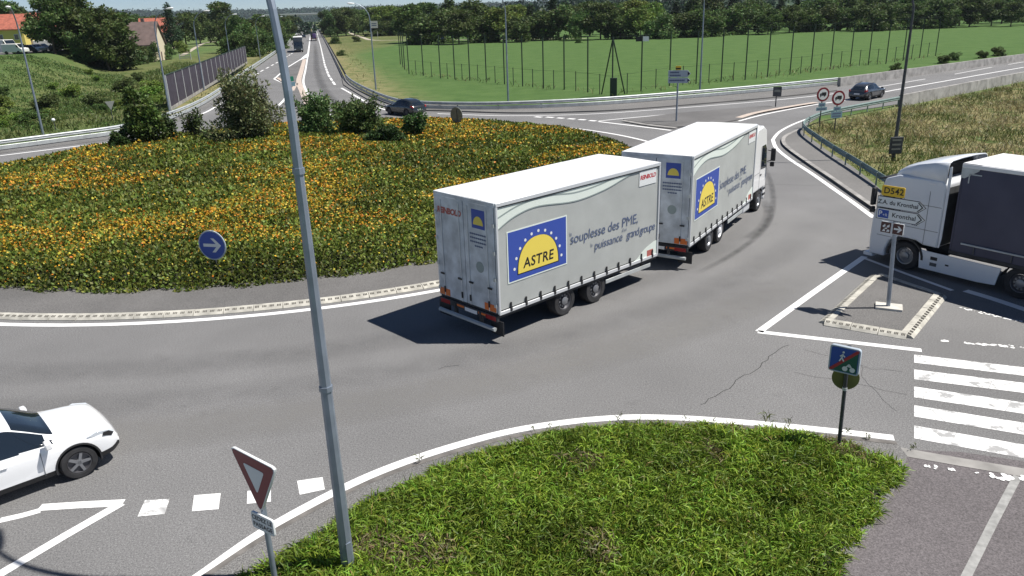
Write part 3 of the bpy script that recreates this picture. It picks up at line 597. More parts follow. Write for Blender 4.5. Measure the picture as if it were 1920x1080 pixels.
def box_body(par, L_, zb, zt):
    W = 1.275
    fl = MB(); fl.box((L_/2, 0, zb-.06), (L_-.02, 2.46, .14)); fl.build('floor_frame', 'chassis', par, bevel=.01)
    for sg in (-1, 1):
        # gently billowed fabric side
        secs = []
        for i in range(41):
            x = .04+(L_-.08)*i/40
            col = []
            for j in range(9):
                t = j/8; wv = .004*math.sin(i*math.pi/3)*(1-t)**2+.002*math.sin(i*.9+j)
                col.append((x, sg*(W-.012+wv*(1 if sg < 0 else 1)*.5-.01), zb+.10+(zt-.10-zb-.10)*t))
            secs.append(col)
        cu = MB(); cu.loft(secs); c = cu.build('curtain', 'curtain', par, True)
        r = MB(); r.box((L_/2, sg*(W-.01), zb+.02), (L_-.04, .05, .10)); r.build('side_rail', 'alu', par, bevel=.008)
        r = MB(); r.box((L_/2, sg*(W-.012), zt-.055), (L_, .07, .11)); r.build('roof_rail', 'alu', par, bevel=.012)
        d = MB(); d.box((L_/2, sg*(W-.005), zt-.125), (L_-.05, .03, .03)); d.build('curtain_track', 'plastic', par)
        n = 12
        for i in range(n):
            x = .45+(L_-.75)*i/(n-1); b = MB(); b.box((x, sg*(W+.006), zb+.12), (.05, .03, .26)); b.box((x, sg*(W+.012), zb+.05), (.075, .03, .10)); b.build('strap_buckle', 'plastic', par)
        for x in (.03, L_-.03):
            p = MB(); p.box((x, sg*(W-.02), (zb+zt)/2), (.07, .075, zt-zb-.02)); p.build('corner_post', 'alu', par, bevel=.01)
    rf = MB()
    secs = []
    for i in range(15):
        x = L_*i/14; secs.append([(x, -W+.02+(2*W-.04)*j/10, zt+.012*math.sin(math.pi*j/10)+.004*math.sin(i*2.1+j*.7)) for j in range(11)])
    rf.loft(secs); rf.build('roof', 'white_vinyl', par, True)
    fw = MB(); fw.box((L_-.02, 0, (zb+zt)/2), (.05, 2.48, zt-zb-.06)); fw.build('front_wall', 'door_grey', par)
    rr = MB(); rr.box((-.005, 0, zt-.06), (.06, 2.5, .13)); rr.build('rear_header', 'door_grey', par, bevel=.01)
    return W
def rear_end(par, zb, zt, lettering=True):
    H = zt-zb
    for sg in (-1, 1):
        d = MB(); d.box((-.015, sg*.61, zb+H/2-.03), (.05, 1.20, H-.14)); dr = d.build('rear_door', 'door_grey', par, bevel=.012)
        for yy in (.18, .95):
            b = MB(); b.tube([(-.055, sg*yy, zb+.05), (-.055, sg*yy, zt-.2)], .014, 6); b.build('lock_bar', 'alu', dr)
            hn = MB(); hn.box((-.07, sg*(yy+.06), zb+.72), (.02, .16, .05)); hn.build('door_handle', 'plastic', dr); hn = MB(); hn.box((-.065, sg*yy, zb+.25), (.03, .04, .18)); hn.build('bar_keeper', 'plastic', dr)
        for q in range(4):
            h = MB(); h.box((-.045, sg*1.20, zb+.25+q*.75*H/3.1), (.03, .09, .10)); h.build('hinge', 'galv', dr)
        o = MB(); o.box((-.046, sg*.98, zb+.16), (.012, .46, .20)); o.build('reflector_board', 'amber', par)
        tl = MB(); tl.box((-.02, sg*.98, zb-.14), (.07, .42, .13)); tl.build('tail_light', 'redlight', par, bevel=.01)
        mf = MB(); mf.box((.05, sg*1.13, zb-.42), (.03, .5, .42)); mf.build('mud_flap', 'plastic', par)
    if lettering:
        text_on(par, 'REINBOLD', .23, 'red_worn', (-.0435, .60, zt-.5), (0, -1, 0), (0, 0, 1), shear=.15, spacing=.92, bold=.012)
    lp = MB(); lp.box((-.043, -.62, zt-.52), (.006, .52, .52)); q = lp.build('logo_panel', 'blue', par)
    s = MB(); s.prism([(-.62+.20*math.cos(a), zt-.68+.24*math.sin(a)) for a in [math.pi*i/12 for i in range(13)]], lambda a, b, d: (d, a, b), -.049, -.0465); s.build('logo_sun', 'yellow', q)
    for k in range(4): dash_row(par, 9 if k < 3 else 4, .72 if k < 3 else .35, .05, 'ink', (-.0435, -.62, zt-.95-.11*k), (0, -1, 0), (0, 0, 1))
    pc = MB(); pc.prism([(.0+.16*math.cos(a)-.62, zb+H*.40+.16*math.sin(a)) for a in [2*math.pi*i/16 for i in range(16)]], lambda a, b, d: (d, a, b), -.045, -.0425); pc.build('round_emblem', 'curtain_line', par)
    bm_ = MB(); bm_.box((-.01, 0, zb-.13), (.08, 2.48, .17)); bm_.build('rear_beam', 'chassis', par, bevel=.01)
    pl = MB(); pl.box((-.056, -.15, zb-.15), (.01, .52, .11)); pl.build('number_plate', 'plate', par)
    for y_ in (.3, -.62): lb = MB(); lb.box((-.055, y_, zb-.12), (.01, .3, .06)); lb.build('marker_plate', 'amber', par)
    ub = MB(); ub.tube([(-.10, -1.2, .42), (-.10, 1.2, .42)], .065, 6); ub.build('underrun_bar', 'galv', par)
    for y_ in (-.55, .55): a = MB(); a.box((-.02, y_, .58), (.10, .08, .36)); a.build('bar_bracket', 'chassis', par)

# drawbar trailer of the road train
A1 = .755
tr = thing('drawbar_trailer', 'grey curtain-sided trailer with blue and yellow logo, coupled behind a matching lorry', 'trailer', (-1.2437, 20.347, 0), A1)
L1, ZB, ZT = 7.2, .84, 3.94
box_body(tr, L1, ZB, ZT); side_art(tr, L1, ZB, ZT); rear_end(tr, ZB, ZT)
ch = MB(); ch.box((3.6, .45, .66), (7.0, .12, .24)); ch.box((3.6, -.45, .66), (7.0, .12, .24)); ch.build('chassis_frame', 'chassis', tr)
for x in (2.72, 4.14):
    for sg in (-1, 1):
        wheel(tr, x, sg*1.02, .46, .36, 'rim_dark', hub='rim', truck=True)
    ax = MB(); ax.tube([(x, -.9, .46), (x, .9, .46)], .07, 8); ax.build('axle', 'chassis', tr)
    for sg in (-1, 1):
        mg = MB(); pr = [(x+.56*math.cos(a), .46+.56*math.sin(a)) for a in [R(20+140*i/10) for i in range(11)]]
        mg.loft([[(a, sg*.84, b) for a, b in pr], [(a, sg*1.2, b) for a, b in pr]]); mg.build('mudguard', 'plastic', tr, True)
for sg in (-1, 1):
    g = MB(); g.box((5.75, sg*1.20, .56), (2.3, .04, .13)); g.build('side_guard', 'galv', tr, bevel=.01)
    for x in (5.0, 6.5): q = MB(); q.box((x, sg*1.14, .66), (.06, .06, .28)); q.build('guard_bracket', 'chassis', tr)
db = MB(); db.box((7.75, 0, .52), (1.6, .16, .14)); db.build('drawbar', 'chassis', tr)

def cab(par, x0, L_, zroof, white='white', hw=1.23):
    """cab-over cab: rear wall at x0, front at x0+L_"""
    prof = [(x0, .95), (x0+L_*.02, zroof-.35), (x0+.25, zroof-.02), (x0+L_*.55, zroof), (x0+L_*.80, zroof-.22), (x0+L_*.93, zroof-1.15), (x0+L_, 1.75), (x0+L_+.02, .95), (x0+L_, .42), (x0+L_*.82, .40), (x0+L_*.80, .95)]
    b = MB(); b.prism(prof, lambda a, c, d: (a, d, c), -hw, hw); bd = b.build('cab', white, par, bevel=.09, seg=3)
    ws = MB(); ws.prism([(x0+L_*.825, zroof-.36), (x0+L_*.945, zroof-1.15), (x0+L_*.995, 1.9), (x0+L_*.98, 1.9), (x0+L_*.90, zroof-1.15), (x0+L_*.79, zroof-.36)], lambda a, c, d: (a+.02, d, c), -hw+.12, hw-.12); ws.build('windscreen', 'glass', bd)
    for sg in (-1, 1):
        sw = MB(); sw.prism([(x0+L_*.50, 1.86), (x0+L_*.93, 1.80), (x0+L_*.87, zroof-1.08), (x0+L_*.78, zroof-.86), (x0+L_*.50, zroof-.86)], lambda a, c, d: (a, sg*(hw+d), c), -.01, .006); sw.build('side_window', 'glass', bd)
        dl = MB()
        for q in ((x0+L_*.45, 1.9), (x0+L_*.955, 1.45)): dl.box((q[0], sg*(hw+.002), q[1]), (.012, .008, 1.9 if q[0] < x0+L_*.6 else 1.0))
        dl.box((x0+L_*.7, sg*(hw+.002), .98), (L_*.5, .008, .012)); dl.box((x0+L_*.22, sg*(hw+.002), 1.75), (L_*.44, .008, .01)); dl.build('door_seam', 'galv_dark', bd)
        dh = MB(); dh.box((x0+L_*.52, sg*(hw+.01), 1.62), (.18, .03, .05)); dh.build('door_handle', 'plastic', bd)
        mi = MB(); mi.box((x0+L_*.98, sg*(hw+.24), 2.35), (.11, .20, .55)); mi.box((x0+L_*.98, sg*(hw+.22), 1.93), (.11, .18, .2)); mi.build('mirror', 'plastic', bd, bevel=.03)
        ma = MB(); ma.tube([(x0+L_*.95, sg*hw, 2.55), (x0+L_*.98, sg*(hw+.2), 2.5)], .02, 6); ma.tube([(x0+L_*.95, sg*hw, 2.05), (x0+L_*.98, sg*(hw+.2), 2.1)], .02, 6); ma.build('mirror_arm', 'plastic', bd)
        st = MB(); st.box((x0+L_*.90, sg*(hw-.02), .62), (.34, .06, .10)); st.box((x0+L_*.90, sg*(hw-.02), .88), (.34, .06, .10)); st.build('step', 'plastic', bd)
        hl = MB(); hl.box((x0+L_+.015, sg*.92, .72), (.05, .46, .2)); hl.build('headlight', 'headlight', bd, bevel=.02)
    gr = MB()
    for z in (1.05, 1.2, 1.35, 1.5): gr.box((x0+L_+.005, 0, z), (.05, 1.7, .07))
    gr.build('grille', 'plastic', bd); bp_ = MB(); bp_.box((x0+L_-.02, 0, .5), (.16, 2.4, .34)); bp_.build('bumper', white, bd, bevel=.05)
    return bd
# rigid lorry of the road train
A2 = 1.0064
lo = thing('curtain_lorry', 'white-cabbed rigid lorry with grey printed curtain body, leading the road train', 'lorry', (5.038, 25.855, 0), A2)
L2 = 7.82
box_body(lo, L2, ZB, ZT); side_art(lo, L2, ZB, ZT); rear_end(lo, ZB, ZT, False)
ch = MB(); ch.box((5.0, .42, .68), (9.6, .12, .24)); ch.box((5.0, -.42, .68), (9.6, .12, .24)); ch.build('chassis_frame', 'chassis', lo)
for x, hb in ((2.45, 'rim'), (3.75, 'rim_white'), (9.2, 'rim')):
    for sg in (-1, 1): wheel(lo, x, sg*1.03, .47, .34, 'rim_white' if hb == 'rim_white' else 'rim', hub=hb, truck=True)
    for sg in (-1, 1):
        mg = MB(); pr = [(x+.58*math.cos(a), .47+.55*math.sin(a)) for a in [R(15+150*i/10) for i in range(11)]]
        mg.loft([[(a, sg*.84, b) for a, b in pr], [(a, sg*1.21, b) for a, b in pr]]); mg.build('mudguard', 'plastic', lo, True)
for sg in (-1, 1):
    g = MB(); g.box((5.65, sg*1.2, .58), (2.0, .04, .15)); g.build('side_guard', 'galv', lo, bevel=.01)
    tk = MB(); tk.box((7.3, sg*.95, .62), (1.0, .5, .5)); tk.build('fuel_tank', 'alu', lo, bevel=.08)
cab(lo, 7.95, 2.15, 3.72)
wd_ = MB(); wd_.prism([(8.0, 3.6), (8.1, 3.86), (8.7, 3.84), (9.4, 3.62)], lambda a, c, d: (a, d, c), -1.05, 1.05); wd_.build('roof_deflector', 'white', lo, bevel=.05)

# tractor unit and semi-trailer on the right-hand arm
HD = math.atan2(.838, -.545); nrm = Vector((-.838, -.545, 0)); org = Vector((13.21, 24.48, 0))-nrm*1.18
tu = thing('tractor_unit', 'white articulated lorry tractor with high roof fairing, waiting at the splitter island', 'lorry', org, HD)
MW = 'white_truck'; hw = 1.2
b = MB(); b.prism([(-1.02, .98), (-1.02, 3.05), (-.9, 3.16), (.55, 3.14), (1.02, 2.96), (1.22, 1.95), (1.30, 1.6), (1.32, .9), (1.28, .30), (.72, .30), (.72, .55), (.60, .90), (.3, 1.08), (-.3, 1.08), (-.55, .98)], lambda a, c, d: (a, d, c), -hw, hw)
bd = b.build('cab', MW, tu, bevel=.06, seg=3)
# roof fairing: tapers up to the rear, open behind
secs = []
for x, zt_, wv in ((.92, 3.02, .85), (.75, 3.25, .98), (.45, 3.44, 1.08), (0, 3.60, 1.14), (-.5, 3.72, 1.17), (-.98, 3.80, 1.18)):
    zb_ = 2.9 if x > .6 else 3.05
    secs.append([(x, -wv, zb_), (x, -wv, zt_-.16), (x, -wv+.06, zt_-.05), (x, -wv+.2, zt_), (x, -.4, zt_+.03), (x, .4, zt_+.03), (x, wv-.2, zt_), (x, wv-.06, zt_-.05), (x, wv, zt_-.16), (x, wv, zb_)])
fr = MB(); fr.loft(secs); fo = fr.build('roof_fairing', MW, tu, True); sm = fo.modifiers.new('solid', 'SOLIDIFY'); sm.thickness = .04
fb = MB(); fb.box((-.55, 0, 3.3), (.05, 2.2, .55)); fb.build('fairing_back', 'plastic', tu)
for sg in (-1, 1):
    d = MB(); d.prism([(-1.03, 1.0), (-1.03, 3.6), (-1.12, 3.62), (-1.36, 3.45), (-1.36, 1.35), (-1.22, 1.0)] if sg < 0 else [(-1.03, 1.0), (-1.03, 3.62), (-1.10, 3.64), (-1.12, 3.4), (-1.12, 1.3), (-1.08, 1.0)], lambda a, c, q: (a, sg*(1.19+q), c), -.03, .0); d.build('side_deflector', MW, tu, bevel=.012)
    if sg < 0:
        for zz, hh in ((3.0, .75), (2.05, .85)):
            q = MB()
            for ff in (-1, 1): q.box((-1.20, -1.155, zz+ff*hh/2), (.24, .025, .04)); q.box((-1.20+ff*.12, -1.155, zz), (.03, .025, hh))
            q.build('deflector_rib', 'white', tu)
    sk = MB(); sk.prism([(-.46, .82), (-3.02, .80), (-2.96, .5), (-2.92, .24), (-2.4, .20), (-.52, .20)], lambda a, c, q: (a, sg*(1.19+q), c), -.05, .0); s_ = sk.build('side_skirt', MW, tu, bevel=.015)
    for zz in (.62, .42): v = MB(); v.box((-.98, sg*1.193, zz), (.22, .012, .11)); v.build('skirt_step', 'plastic' if zz > .5 else 'galv_dark', s_)
    v = MB(); v.box((-1.42, sg*1.193, .5), (.11, .012, .05)); v.build('filler_flap', 'plastic', s_)
    sw = MB(); sw.prism([(.34, 1.86), (1.10, 1.80), (1.0, 2.45), (.86, 2.62), (.34, 2.66)], lambda a, c, q: (a, sg*(hw+q), c), -.01, .008); sw.build('side_window', 'glass', bd)
    se = MB(); se.box((.28, sg*(hw+.002), 1.85), (.012, .01, 1.7)); se.box((.66, sg*(hw+.002), 1.02), (.8, .01, .012)); se.box((-.4, sg*(hw+.002), 2.3), (1.15, .01, .012)); se.box((-.4, sg*(hw+.002), 1.5), (1.15, .01, .012)); se.box((-.55, sg*(hw+.002), 1.9), (.01, .01, 1.75)); se.build('door_seam', 'galv_dark', bd)
    hd_ = MB(); hd_.box((.42, sg*(hw+.012), 1.5), (.18, .03, .05)); hd_.build('door_handle', 'plastic', bd)
    pl = MB(); pl.box((-.2, sg*(hw+.004), 1.62), (.30, .008, .16)); pl.build('nameplate', 'sign_white', bd)
    wa = MB(); pr = [(.565*math.cos(a), .48+.565*math.sin(a)) for a in [R(-5+185*i/16) for i in range(17)]]; po = [(.63*math.cos(a), .48+.63*math.sin(a)) for a in [R(-5+185*i/16) for i in range(17)]]
    wa.prism(pr+po[::-1], lambda a, c, q: (a, sg*(1.17+q), c), 0, .045); wa.build('wheel_arch', MW if 0 else 'plastic', bd)
    mi = MB(); mi.box((1.22, sg*(hw+.2), 2.35), (.12, .2, .6)); mi.box((1.22, sg*(hw+.2), 1.9), (.12, .18, .2)); mi.build('mirror', 'plastic' , bd, bevel=.03)
    hl = MB(); hl.box((1.30, sg*.92, .72), (.06, .45, .22)); hl.build('headlight', 'headlight', bd, bevel=.02)
    ml = MB(); ml.box((-.58, sg*(hw+.004), 3.02), (.22, .02, .05)); ml.build('marker_light', 'lamp_white', bd)
dash_row(bd, 3, .2, .09, 'ink', (-.2, hw+.0095, 1.62), (-1, 0, 0), (0, 0, 1))
ws = MB(); ws.prism([(.74, 3.02), (1.06, 2.9), (1.25, 1.9), (1.20, 1.9), (1.0, 2.85), (.7, 2.98)], lambda a, c, d: (a+.03, d, c), -1.08, 1.08); ws.build('windscreen', 'glass', bd)
vz = MB(); vz.box((1.16, 0, 2.93), (.3, 2.1, .05), Matrix.Rotation(R(12), 3, 'Y')); vz.build('sun_visor', 'plastic', bd)
lip = MB(); lip.box((1.32, 0, .24), (.34, 2.36, .12)); lip.build('bumper_lip', MW, bd, bevel=.03)
rp_ = MB(); rp_.box((-1.03, 0, 2.0), (.03, 2.3, 1.9)); rp_.build('cab_back', 'galv_dark', tu)
ch = MB(); ch.box((-2.0, .4, .78), (5.6, .1, .26)); ch.box((-2.0, -.4, .78), (5.6, .1, .26)); ch.box((-3.4, 0, .98), (1.0, .9, .14)); ch.build('chassis_frame', 'chassis', tu)
for x in (0., -3.6):
    for sg in (-1, 1): wheel(tu, x, sg*1.02, .48, .32, 'rim' if x == 0 else 'rim_dark', hub='rim', truck=True)
mg = MB(); pr = [(-3.6+.58*math.cos(a), .48+.56*math.sin(a)) for a in [R(10+160*i/12) for i in range(13)]]
mg.loft([[(a, 1.2, b_) for a, b_ in pr], [(a, .84, b_) for a, b_ in pr]]); mg.build('mudguard', 'plastic', tu, True)
st_ = thing('semi_trailer', 'dark navy curtain-sided semi-trailer with white roof behind the white tractor', 'trailer', org, HD)
X1, X0 = -1.42, -14.6; yb = 1.22
for sg in (-1, 1):
    secs = []
    for i in range(61):
        x = X1-.06-(X1-X0-.1)*i/60; secs.append([(x, sg*(yb+.012*math.sin(i*.8)*math.sin(j*.5)+.006*math.sin(i*2.1)), 1.02+(3.68-1.02)*j/8) for j in range(9)])
    c = MB(); c.loft(secs); cu = c.build('curtain', 'navy', st_, True)
    rl = MB(); rl.box(((X0+X1)/2, sg*yb, 3.74), (X1-X0, .08, .12)); rl.build('roof_rail', 'white_vinyl', st_, bevel=.015)
    br = MB(); br.box(((X0+X1)/2, sg*(yb-.01), .98), (X1-X0, .06, .10)); br.build('side_rail', 'chassis', st_)
    sg_ = MB(); sg_.tube([(X1-.35, sg*(yb+.045), 1.33), (X0+.4, sg*(yb+.045), 1.33)], .03, 6); rr_ = sg_.build('lashing_rail', 'galv', st_)
    for i in range(9): p = MB(); p.box((X1-.75-i*1.1, sg*(yb+.025), 1.19), (.035, .02, .25)); p.build('strap', 'galv_dark', rr_)
    cm = MB(); cm.box((X1-.42, sg*(yb+.018), 3.5), (.38, .008, .035)); cm.box((X1-.25, sg*(yb+.018), 3.36), (.035, .008, .28)); cm.build('corner_marking', 'galv', st_)
    cg = MB(); cg.prism([(X1, 3.8), (X1-.55, 3.8), (X1-.5, 3.62), (X1-.12, 3.36), (X1, 3.36)], lambda a, c_, q: (a, sg*(yb+q), c_), -.04, .022); cg.build('corner_gusset', 'galv', st_)
rf = MB(); rf.box(((X0+X1)/2, 0, 3.80), (X1-X0, 2.40, .03)); rf.build('roof', 'white_vinyl', st_)
fw = MB(); fw.box((X1-.02, 0, 2.4), (.05, 2.42, 2.7)); fw.build('front_wall', 'navy', st_)
rw = MB(); rw.box((X0, 0, 2.4), (.05, 2.42, 2.7)); rw.build('rear_door', 'door_grey', st_)
ch = MB(); ch.box((-8.2, 0, .92), (12.4, 1.0, .18)); ch.build('chassis_frame', 'chassis', st_)
for x in (-10.2, -11.5, -12.8):
    for sg in (-1, 1): wheel(st_, x, sg*1.02, .5, .36, 'rim_dark', hub='rim', truck=True)
for sg in (-1, 1): lg_ = MB(); lg_.box((-4.6, sg*.8, .55), (.12, .12, .7)); lg_.box((-4.6, sg*.8, .23), (.24, .2, .05)); lg_.build('landing_leg', 'chassis', st_)

# ---- cars
def make_car(name, label, paint, loc, rz, L_=4.2, W=1.78, H=1.55, suv=True, rim='rim', spokes=5, detail=True, cat='car', group=None, van=False):
    root = thing(name, label, cat, loc, rz, group); hl = L_/2; s = L_/4.24; hs_ = H/1.56
    xs_c = np.array([-2.12, -2.07, -1.95, -1.72, -1.45, -1.0, -.3, .22, .62, .98, 1.2, 1.5, 1.8, 1.98, 2.08, 2.12])*s
    if van: zt = np.array([.9, 1.35, 1.5, 1.54, 1.56, 1.56, 1.56, 1.55, 1.48, 1.22, 1.06, 1.0, .93, .84, .70, .55])
    elif suv: zt = np.array([.72, 1.02, 1.14, 1.36, 1.50, 1.55, 1.56, 1.52, 1.30, 1.07, 1.03, 1.0, .96, .91, .83, .60])
    else: zt = np.array([.70, .92, 1.02, 1.22, 1.40, 1.50, 1.53, 1.46, 1.22, 1.0, .94, .90, .84, .77, .66, .5])
    zs = np.array([.62, .86, .93, .97, .985, .98, .96, .945, .93, .915, .90, .885, .86, .81, .74, .52])
    ww = np.array([.70, .80, .84, .87, .885, .89, .89, .89, .89, .885, .885, .88, .865, .83, .775, .68])
    wt = np.array([.55, .60, .60, .58, .60, .62, .63, .62, .64, .66, .66, .65, .60, .54, .46, .40])
    zb = np.array([.42, .32, .28, .24, .22, .21, .21, .21, .21, .21, .22, .23, .24, .26, .30, .36])
    X = np.linspace(xs_c[0], xs_c[-1], 72)
    def I(a): return np.interp(X, xs_c, a)
    ker = np.array([1, 2, 3, 2, 1])/9.
    def sm_(a):
        p = np.pad(a, 2, 'edge'); return np.convolve(p, ker, 'valid')
    ZT, ZS, WW, WT, ZB_ = sm_(I(zt))*hs_, sm_(I(zs))*hs_, sm_(I(ww))*W/1.78, sm_(I(wt))*W/1.78, sm_(I(zb))
    secs = []
    for i, x in enumerate(X):
        a, t, wv, wtv, bz = ZS[i], ZT[i], WW[i], WT[i], ZB_[i]; t = max(t, a+.01); mid = (a+bz)/2
        half = [(0, bz), (wv-.16, bz), (wv-.05, bz+.04), (wv-.015, bz+.16), (wv, mid), (wv-.003, mid+.45*(a-mid)), (wv-.015, a-.055), (wv-.05, a)]
        tr_ = t-.06*min(1, (t-a)/.3)
        for q in (.06, .5, .94, 1.0): half.append(((wv-.05)*(1-q)+wtv*q+.02*math.sin(q*math.pi), a*(1-q)+tr_*q))
        half += [(wtv-.07, t-.012), (wtv*.55, t+.008), (0, t+.016)]
        secs.append([(x, -y, z) for y, z in half]+[(x, y, z) for y, z in half[-2:0:-1]])
    K = len(secs[0]); mb = MB(); mb.loft(secs, closed=True, caps=True)
    me = mb.mesh('body', None); 
    for mname in (paint, 'glass', 'plastic', 'plastic'): me.materials.append(M[mname])
    gl = .28*hs_
    for p in me.polygons:
        c = p.center; ix = int(np.clip(np.searchsorted(X, c.x), 0, 71)); a, t = ZS[ix], ZT[ix]; nz = p.normal.z
        rear0 = -1.93*s if suv or van else -1.98*s
        if abs(c.y) > .45*W/1.78 and nz < .75 and c.z > a+.015 and c.z < t-.085*hs_ and t-a > gl*.55 and rear0+.42*s < c.x < .93*s and not (-.42*s < c.x < -.34*s): p.material_index = 1
        if van and c.x < .15*s: p.material_index = 0 if p.material_index == 1 else p.material_index
        if abs(c.y) < WT[ix]-.03 and c.z > a and .30*s < c.x < .99*s and nz > .2: p.material_index = 1
        if not van and abs(c.y) < WT[ix]-.04 and c.z > .98*hs_ and (-2.0*s < c.x < -1.62*s): p.material_index = 1
        if c.z < ZB_[ix]+.13 and abs(nz) < .9: p.material_index = 2
    o = bpy.data.objects.new('body', me); COL.objects.link(o); rw = .335*(H/1.5 if suv else 1.0); rw = min(rw, .345)
    cut = MB()
    for x in (1.28*s, -1.27*s):
        for sg in (-1, 1):
            k = 28; ring = [(x+(rw+.055)*math.cos(2*math.pi*i/k), rw+(rw+.055)*math.sin(2*math.pi*i/k)) for i in range(k)]; cut.prism(ring, lambda q, z_, d: (q, sg*d, z_), W/2-.30, W/2+.3)
    co = cut.build('cutter', 'plastic'); bo = o.modifiers.new('b', 'BOOLEAN'); bo.object = co; bo.operation = 'DIFFERENCE'; bo.solver = 'EXACT'
    dg = bpy.context.evaluated_depsgraph_get(); dg.update(); me2 = bpy.data.meshes.new_from_object(o.evaluated_get(dg)); bpy.data.objects.remove(o); bpy.data.objects.remove(co)
    def subset(idx, nm, mat):
        bm = bmesh.new(); bm.from_mesh(me2); bmesh.ops.delete(bm, geom=[f for f in bm.faces if f.material_index not in idx], context='FACES')
        if not bm.faces: bm.free(); return None
        for f in bm.faces: f.smooth = True; f.material_index = 0
        mm = bpy.data.meshes.new(nm); bm.to_mesh(mm); bm.free(); mm.materials.append(M[mat])
        try: mm.set_sharp_from_angle(angle=R(40))
        except Exception: pass
        q = bpy.data.objects.new(nm, mm); COL.objects.link(q); q.parent = root; return q
    body = subset((0,), 'body', paint); subset((1,), 'windows', 'glass'); subset((2, 3), 'lower_trim', 'plastic')
    for x in (1.28*s, -1.27*s):
        for sg in (-1, 1):
            wheel(root, x, sg*(W/2-.125), rw, .215, rim, spokes)
            if detail:
                k = 20; pi_ = [(x+(rw+.05)*math.cos(a), rw+(rw+.05)*math.sin(a)) for a in [R(-12+204*i/k) for i in range(k+1)]]; po_ = [(x+(rw+(.085 if suv else .065))*math.cos(a), rw+(rw+(.085 if suv else .065))*math.sin(a)) for a in [R(-12+204*i/k) for i in range(k+1)]]
                aa = MB(); aa.prism(pi_+po_[::-1], lambda q, z_, d: (q, sg*(W/2+d), z_), -.06, .006); aa.build('wheel_arch', 'plastic', root)
                il = MB(); il.prism([(x+(rw+.055)*math.cos(2*math.pi*i/20), rw+(rw+.055)*math.sin(2*math.pi*i/20)) for i in range(20)], lambda q, z_, d: (q, sg*d, z_), W/2-.33, W/2-.30); il.build('wheel_well', 'plastic', root)
    if detail:
        for sg in (-1, 1):
            h = MB(); pts = [(1.50*s, .83), (1.98*s, .66), (2.05*s, .73), (1.95*s, .83), (1.70*s, .89)]
            i1 = lambda x_: np.interp(x_, X, WW)
            h.prism([(p[0], p[1]*hs_) for p in pts], lambda q, z_, d: (q, sg*(i1(q)-.012+d), z_), -.10, .014); h.build('headlight', 'headlight', root, bevel=.012)
            hd = MB(); hd.prism([(1.80*s, .76*hs_), (1.97*s, .685*hs_), (2.03*s, .73*hs_), (1.94*s, .81*hs_), (1.83*s, .82*hs_)], lambda q, z_, d: (q, sg*(i1(q)-.005+d), z_), -.05, .014); hd.build('headlight_lens', 'plastic', root)
            t_ = MB(); t_.prism([(-2.09*s, .80), (-1.80*s, .84), (-1.84*s, .98), (-2.05*s, .97)], lambda q, z_, d: (q, sg*(i1(q)-.005+d), z_*hs_), -.12, .012); t_.build('tail_light', 'redlight', root, bevel=.01)
            mi = MB(); mi.box((.80*s, sg*(W/2+.11), 1.02*hs_), (.12, .20, .14)); mi.box((.80*s, sg*(W/2+.01), .96*hs_), (.07, .1, .05)); mi.build('mirror', paint, root, bevel=.035)
            for x in (-.02*s, -1.02*s): dh = MB(); dh.box((x, sg*(W/2+.005), .80*hs_), (.20, .04, .035)); dh.build('door_handle', paint, root, bevel=.012)
            dl = MB()
            for x in (.66*s, -.38*s, -1.15*s): dl.box((x, sg*(W/2-.0025), .60*hs_), (.010, .006, .52*hs_))
            dl.build('door_seam', 'galv_dark', root)
            rl = MB(); rl.tube([(-1.3*s, sg*.60*W/1.78, 1.545*hs_), (.1*s, sg*.63*W/1.78, 1.555*hs_)], .018, 6); rl.build('roof_bar', 'plastic', root)
        np_ = MB(); np_.box((-2.125*s, 0, .62*hs_), (.02, .50, .11)); np_.build('number_plate', 'plate', root)
        nf = MB(); nf.box((2.125*s, 0, .42*hs_), (.02, .50, .11)); nf.build('number_plate', 'plate', root)
        gr = MB(); gr.box((2.10*s, 0, .56*hs_), (.05, .9, .14)); gr.build('grille', 'plastic', root, bevel=.02)
        hl_ = MB(); hl_.tube([(1.02*s, -.6, 1.03*hs_), (1.12*s, .05, 1.035*hs_)], .012, 5); hl_.build('wiper', 'plastic', root)
    return root
ch_ = math.atan2(.71, .78); fwd = Vector((math.cos(ch_), math.sin(ch_), 0)); lft = Vector((-fwd.y, fwd.x, 0))
wc = G(158, 895)
make_car('white_car', 'white compact SUV with black wheel arches driving into the roundabout', 'white_car', wc-fwd*1.27+lft*.87, ch_, 4.16, 1.77, 1.54, True, 'rim', 5)
a, b = G(763, 218.5), G(731, 215); hd1 = math.atan2(b.y-a.y, b.x-a.x); f1 = Vector((math.cos(hd1), math.sin(hd1), 0)); l1 = Vector((-f1.y, f1.x, 0))
make_car('dark_car', 'black hatchback leaving the roundabout beside the guard rail towards the main road', 'dark_car', a+f1*1.28-l1*.85, hd1, 4.3, 1.82, 1.5, False, 'rim_dark', 5)
a, b = G(1630, 188), G(1653, 183); hd2 = math.atan2(b.y-a.y, b.x-a.x); f2 = Vector((math.cos(hd2), math.sin(hd2), 0)); l2 = Vector((-f2.y, f2.x, 0))
make_car('dark_car', 'dark grey hatchback driving away between the concrete parapets', 'grey_car', a+f2*1.28+l2*.85, hd2, 4.25, 1.8, 1.5, False, 'rim', 5)

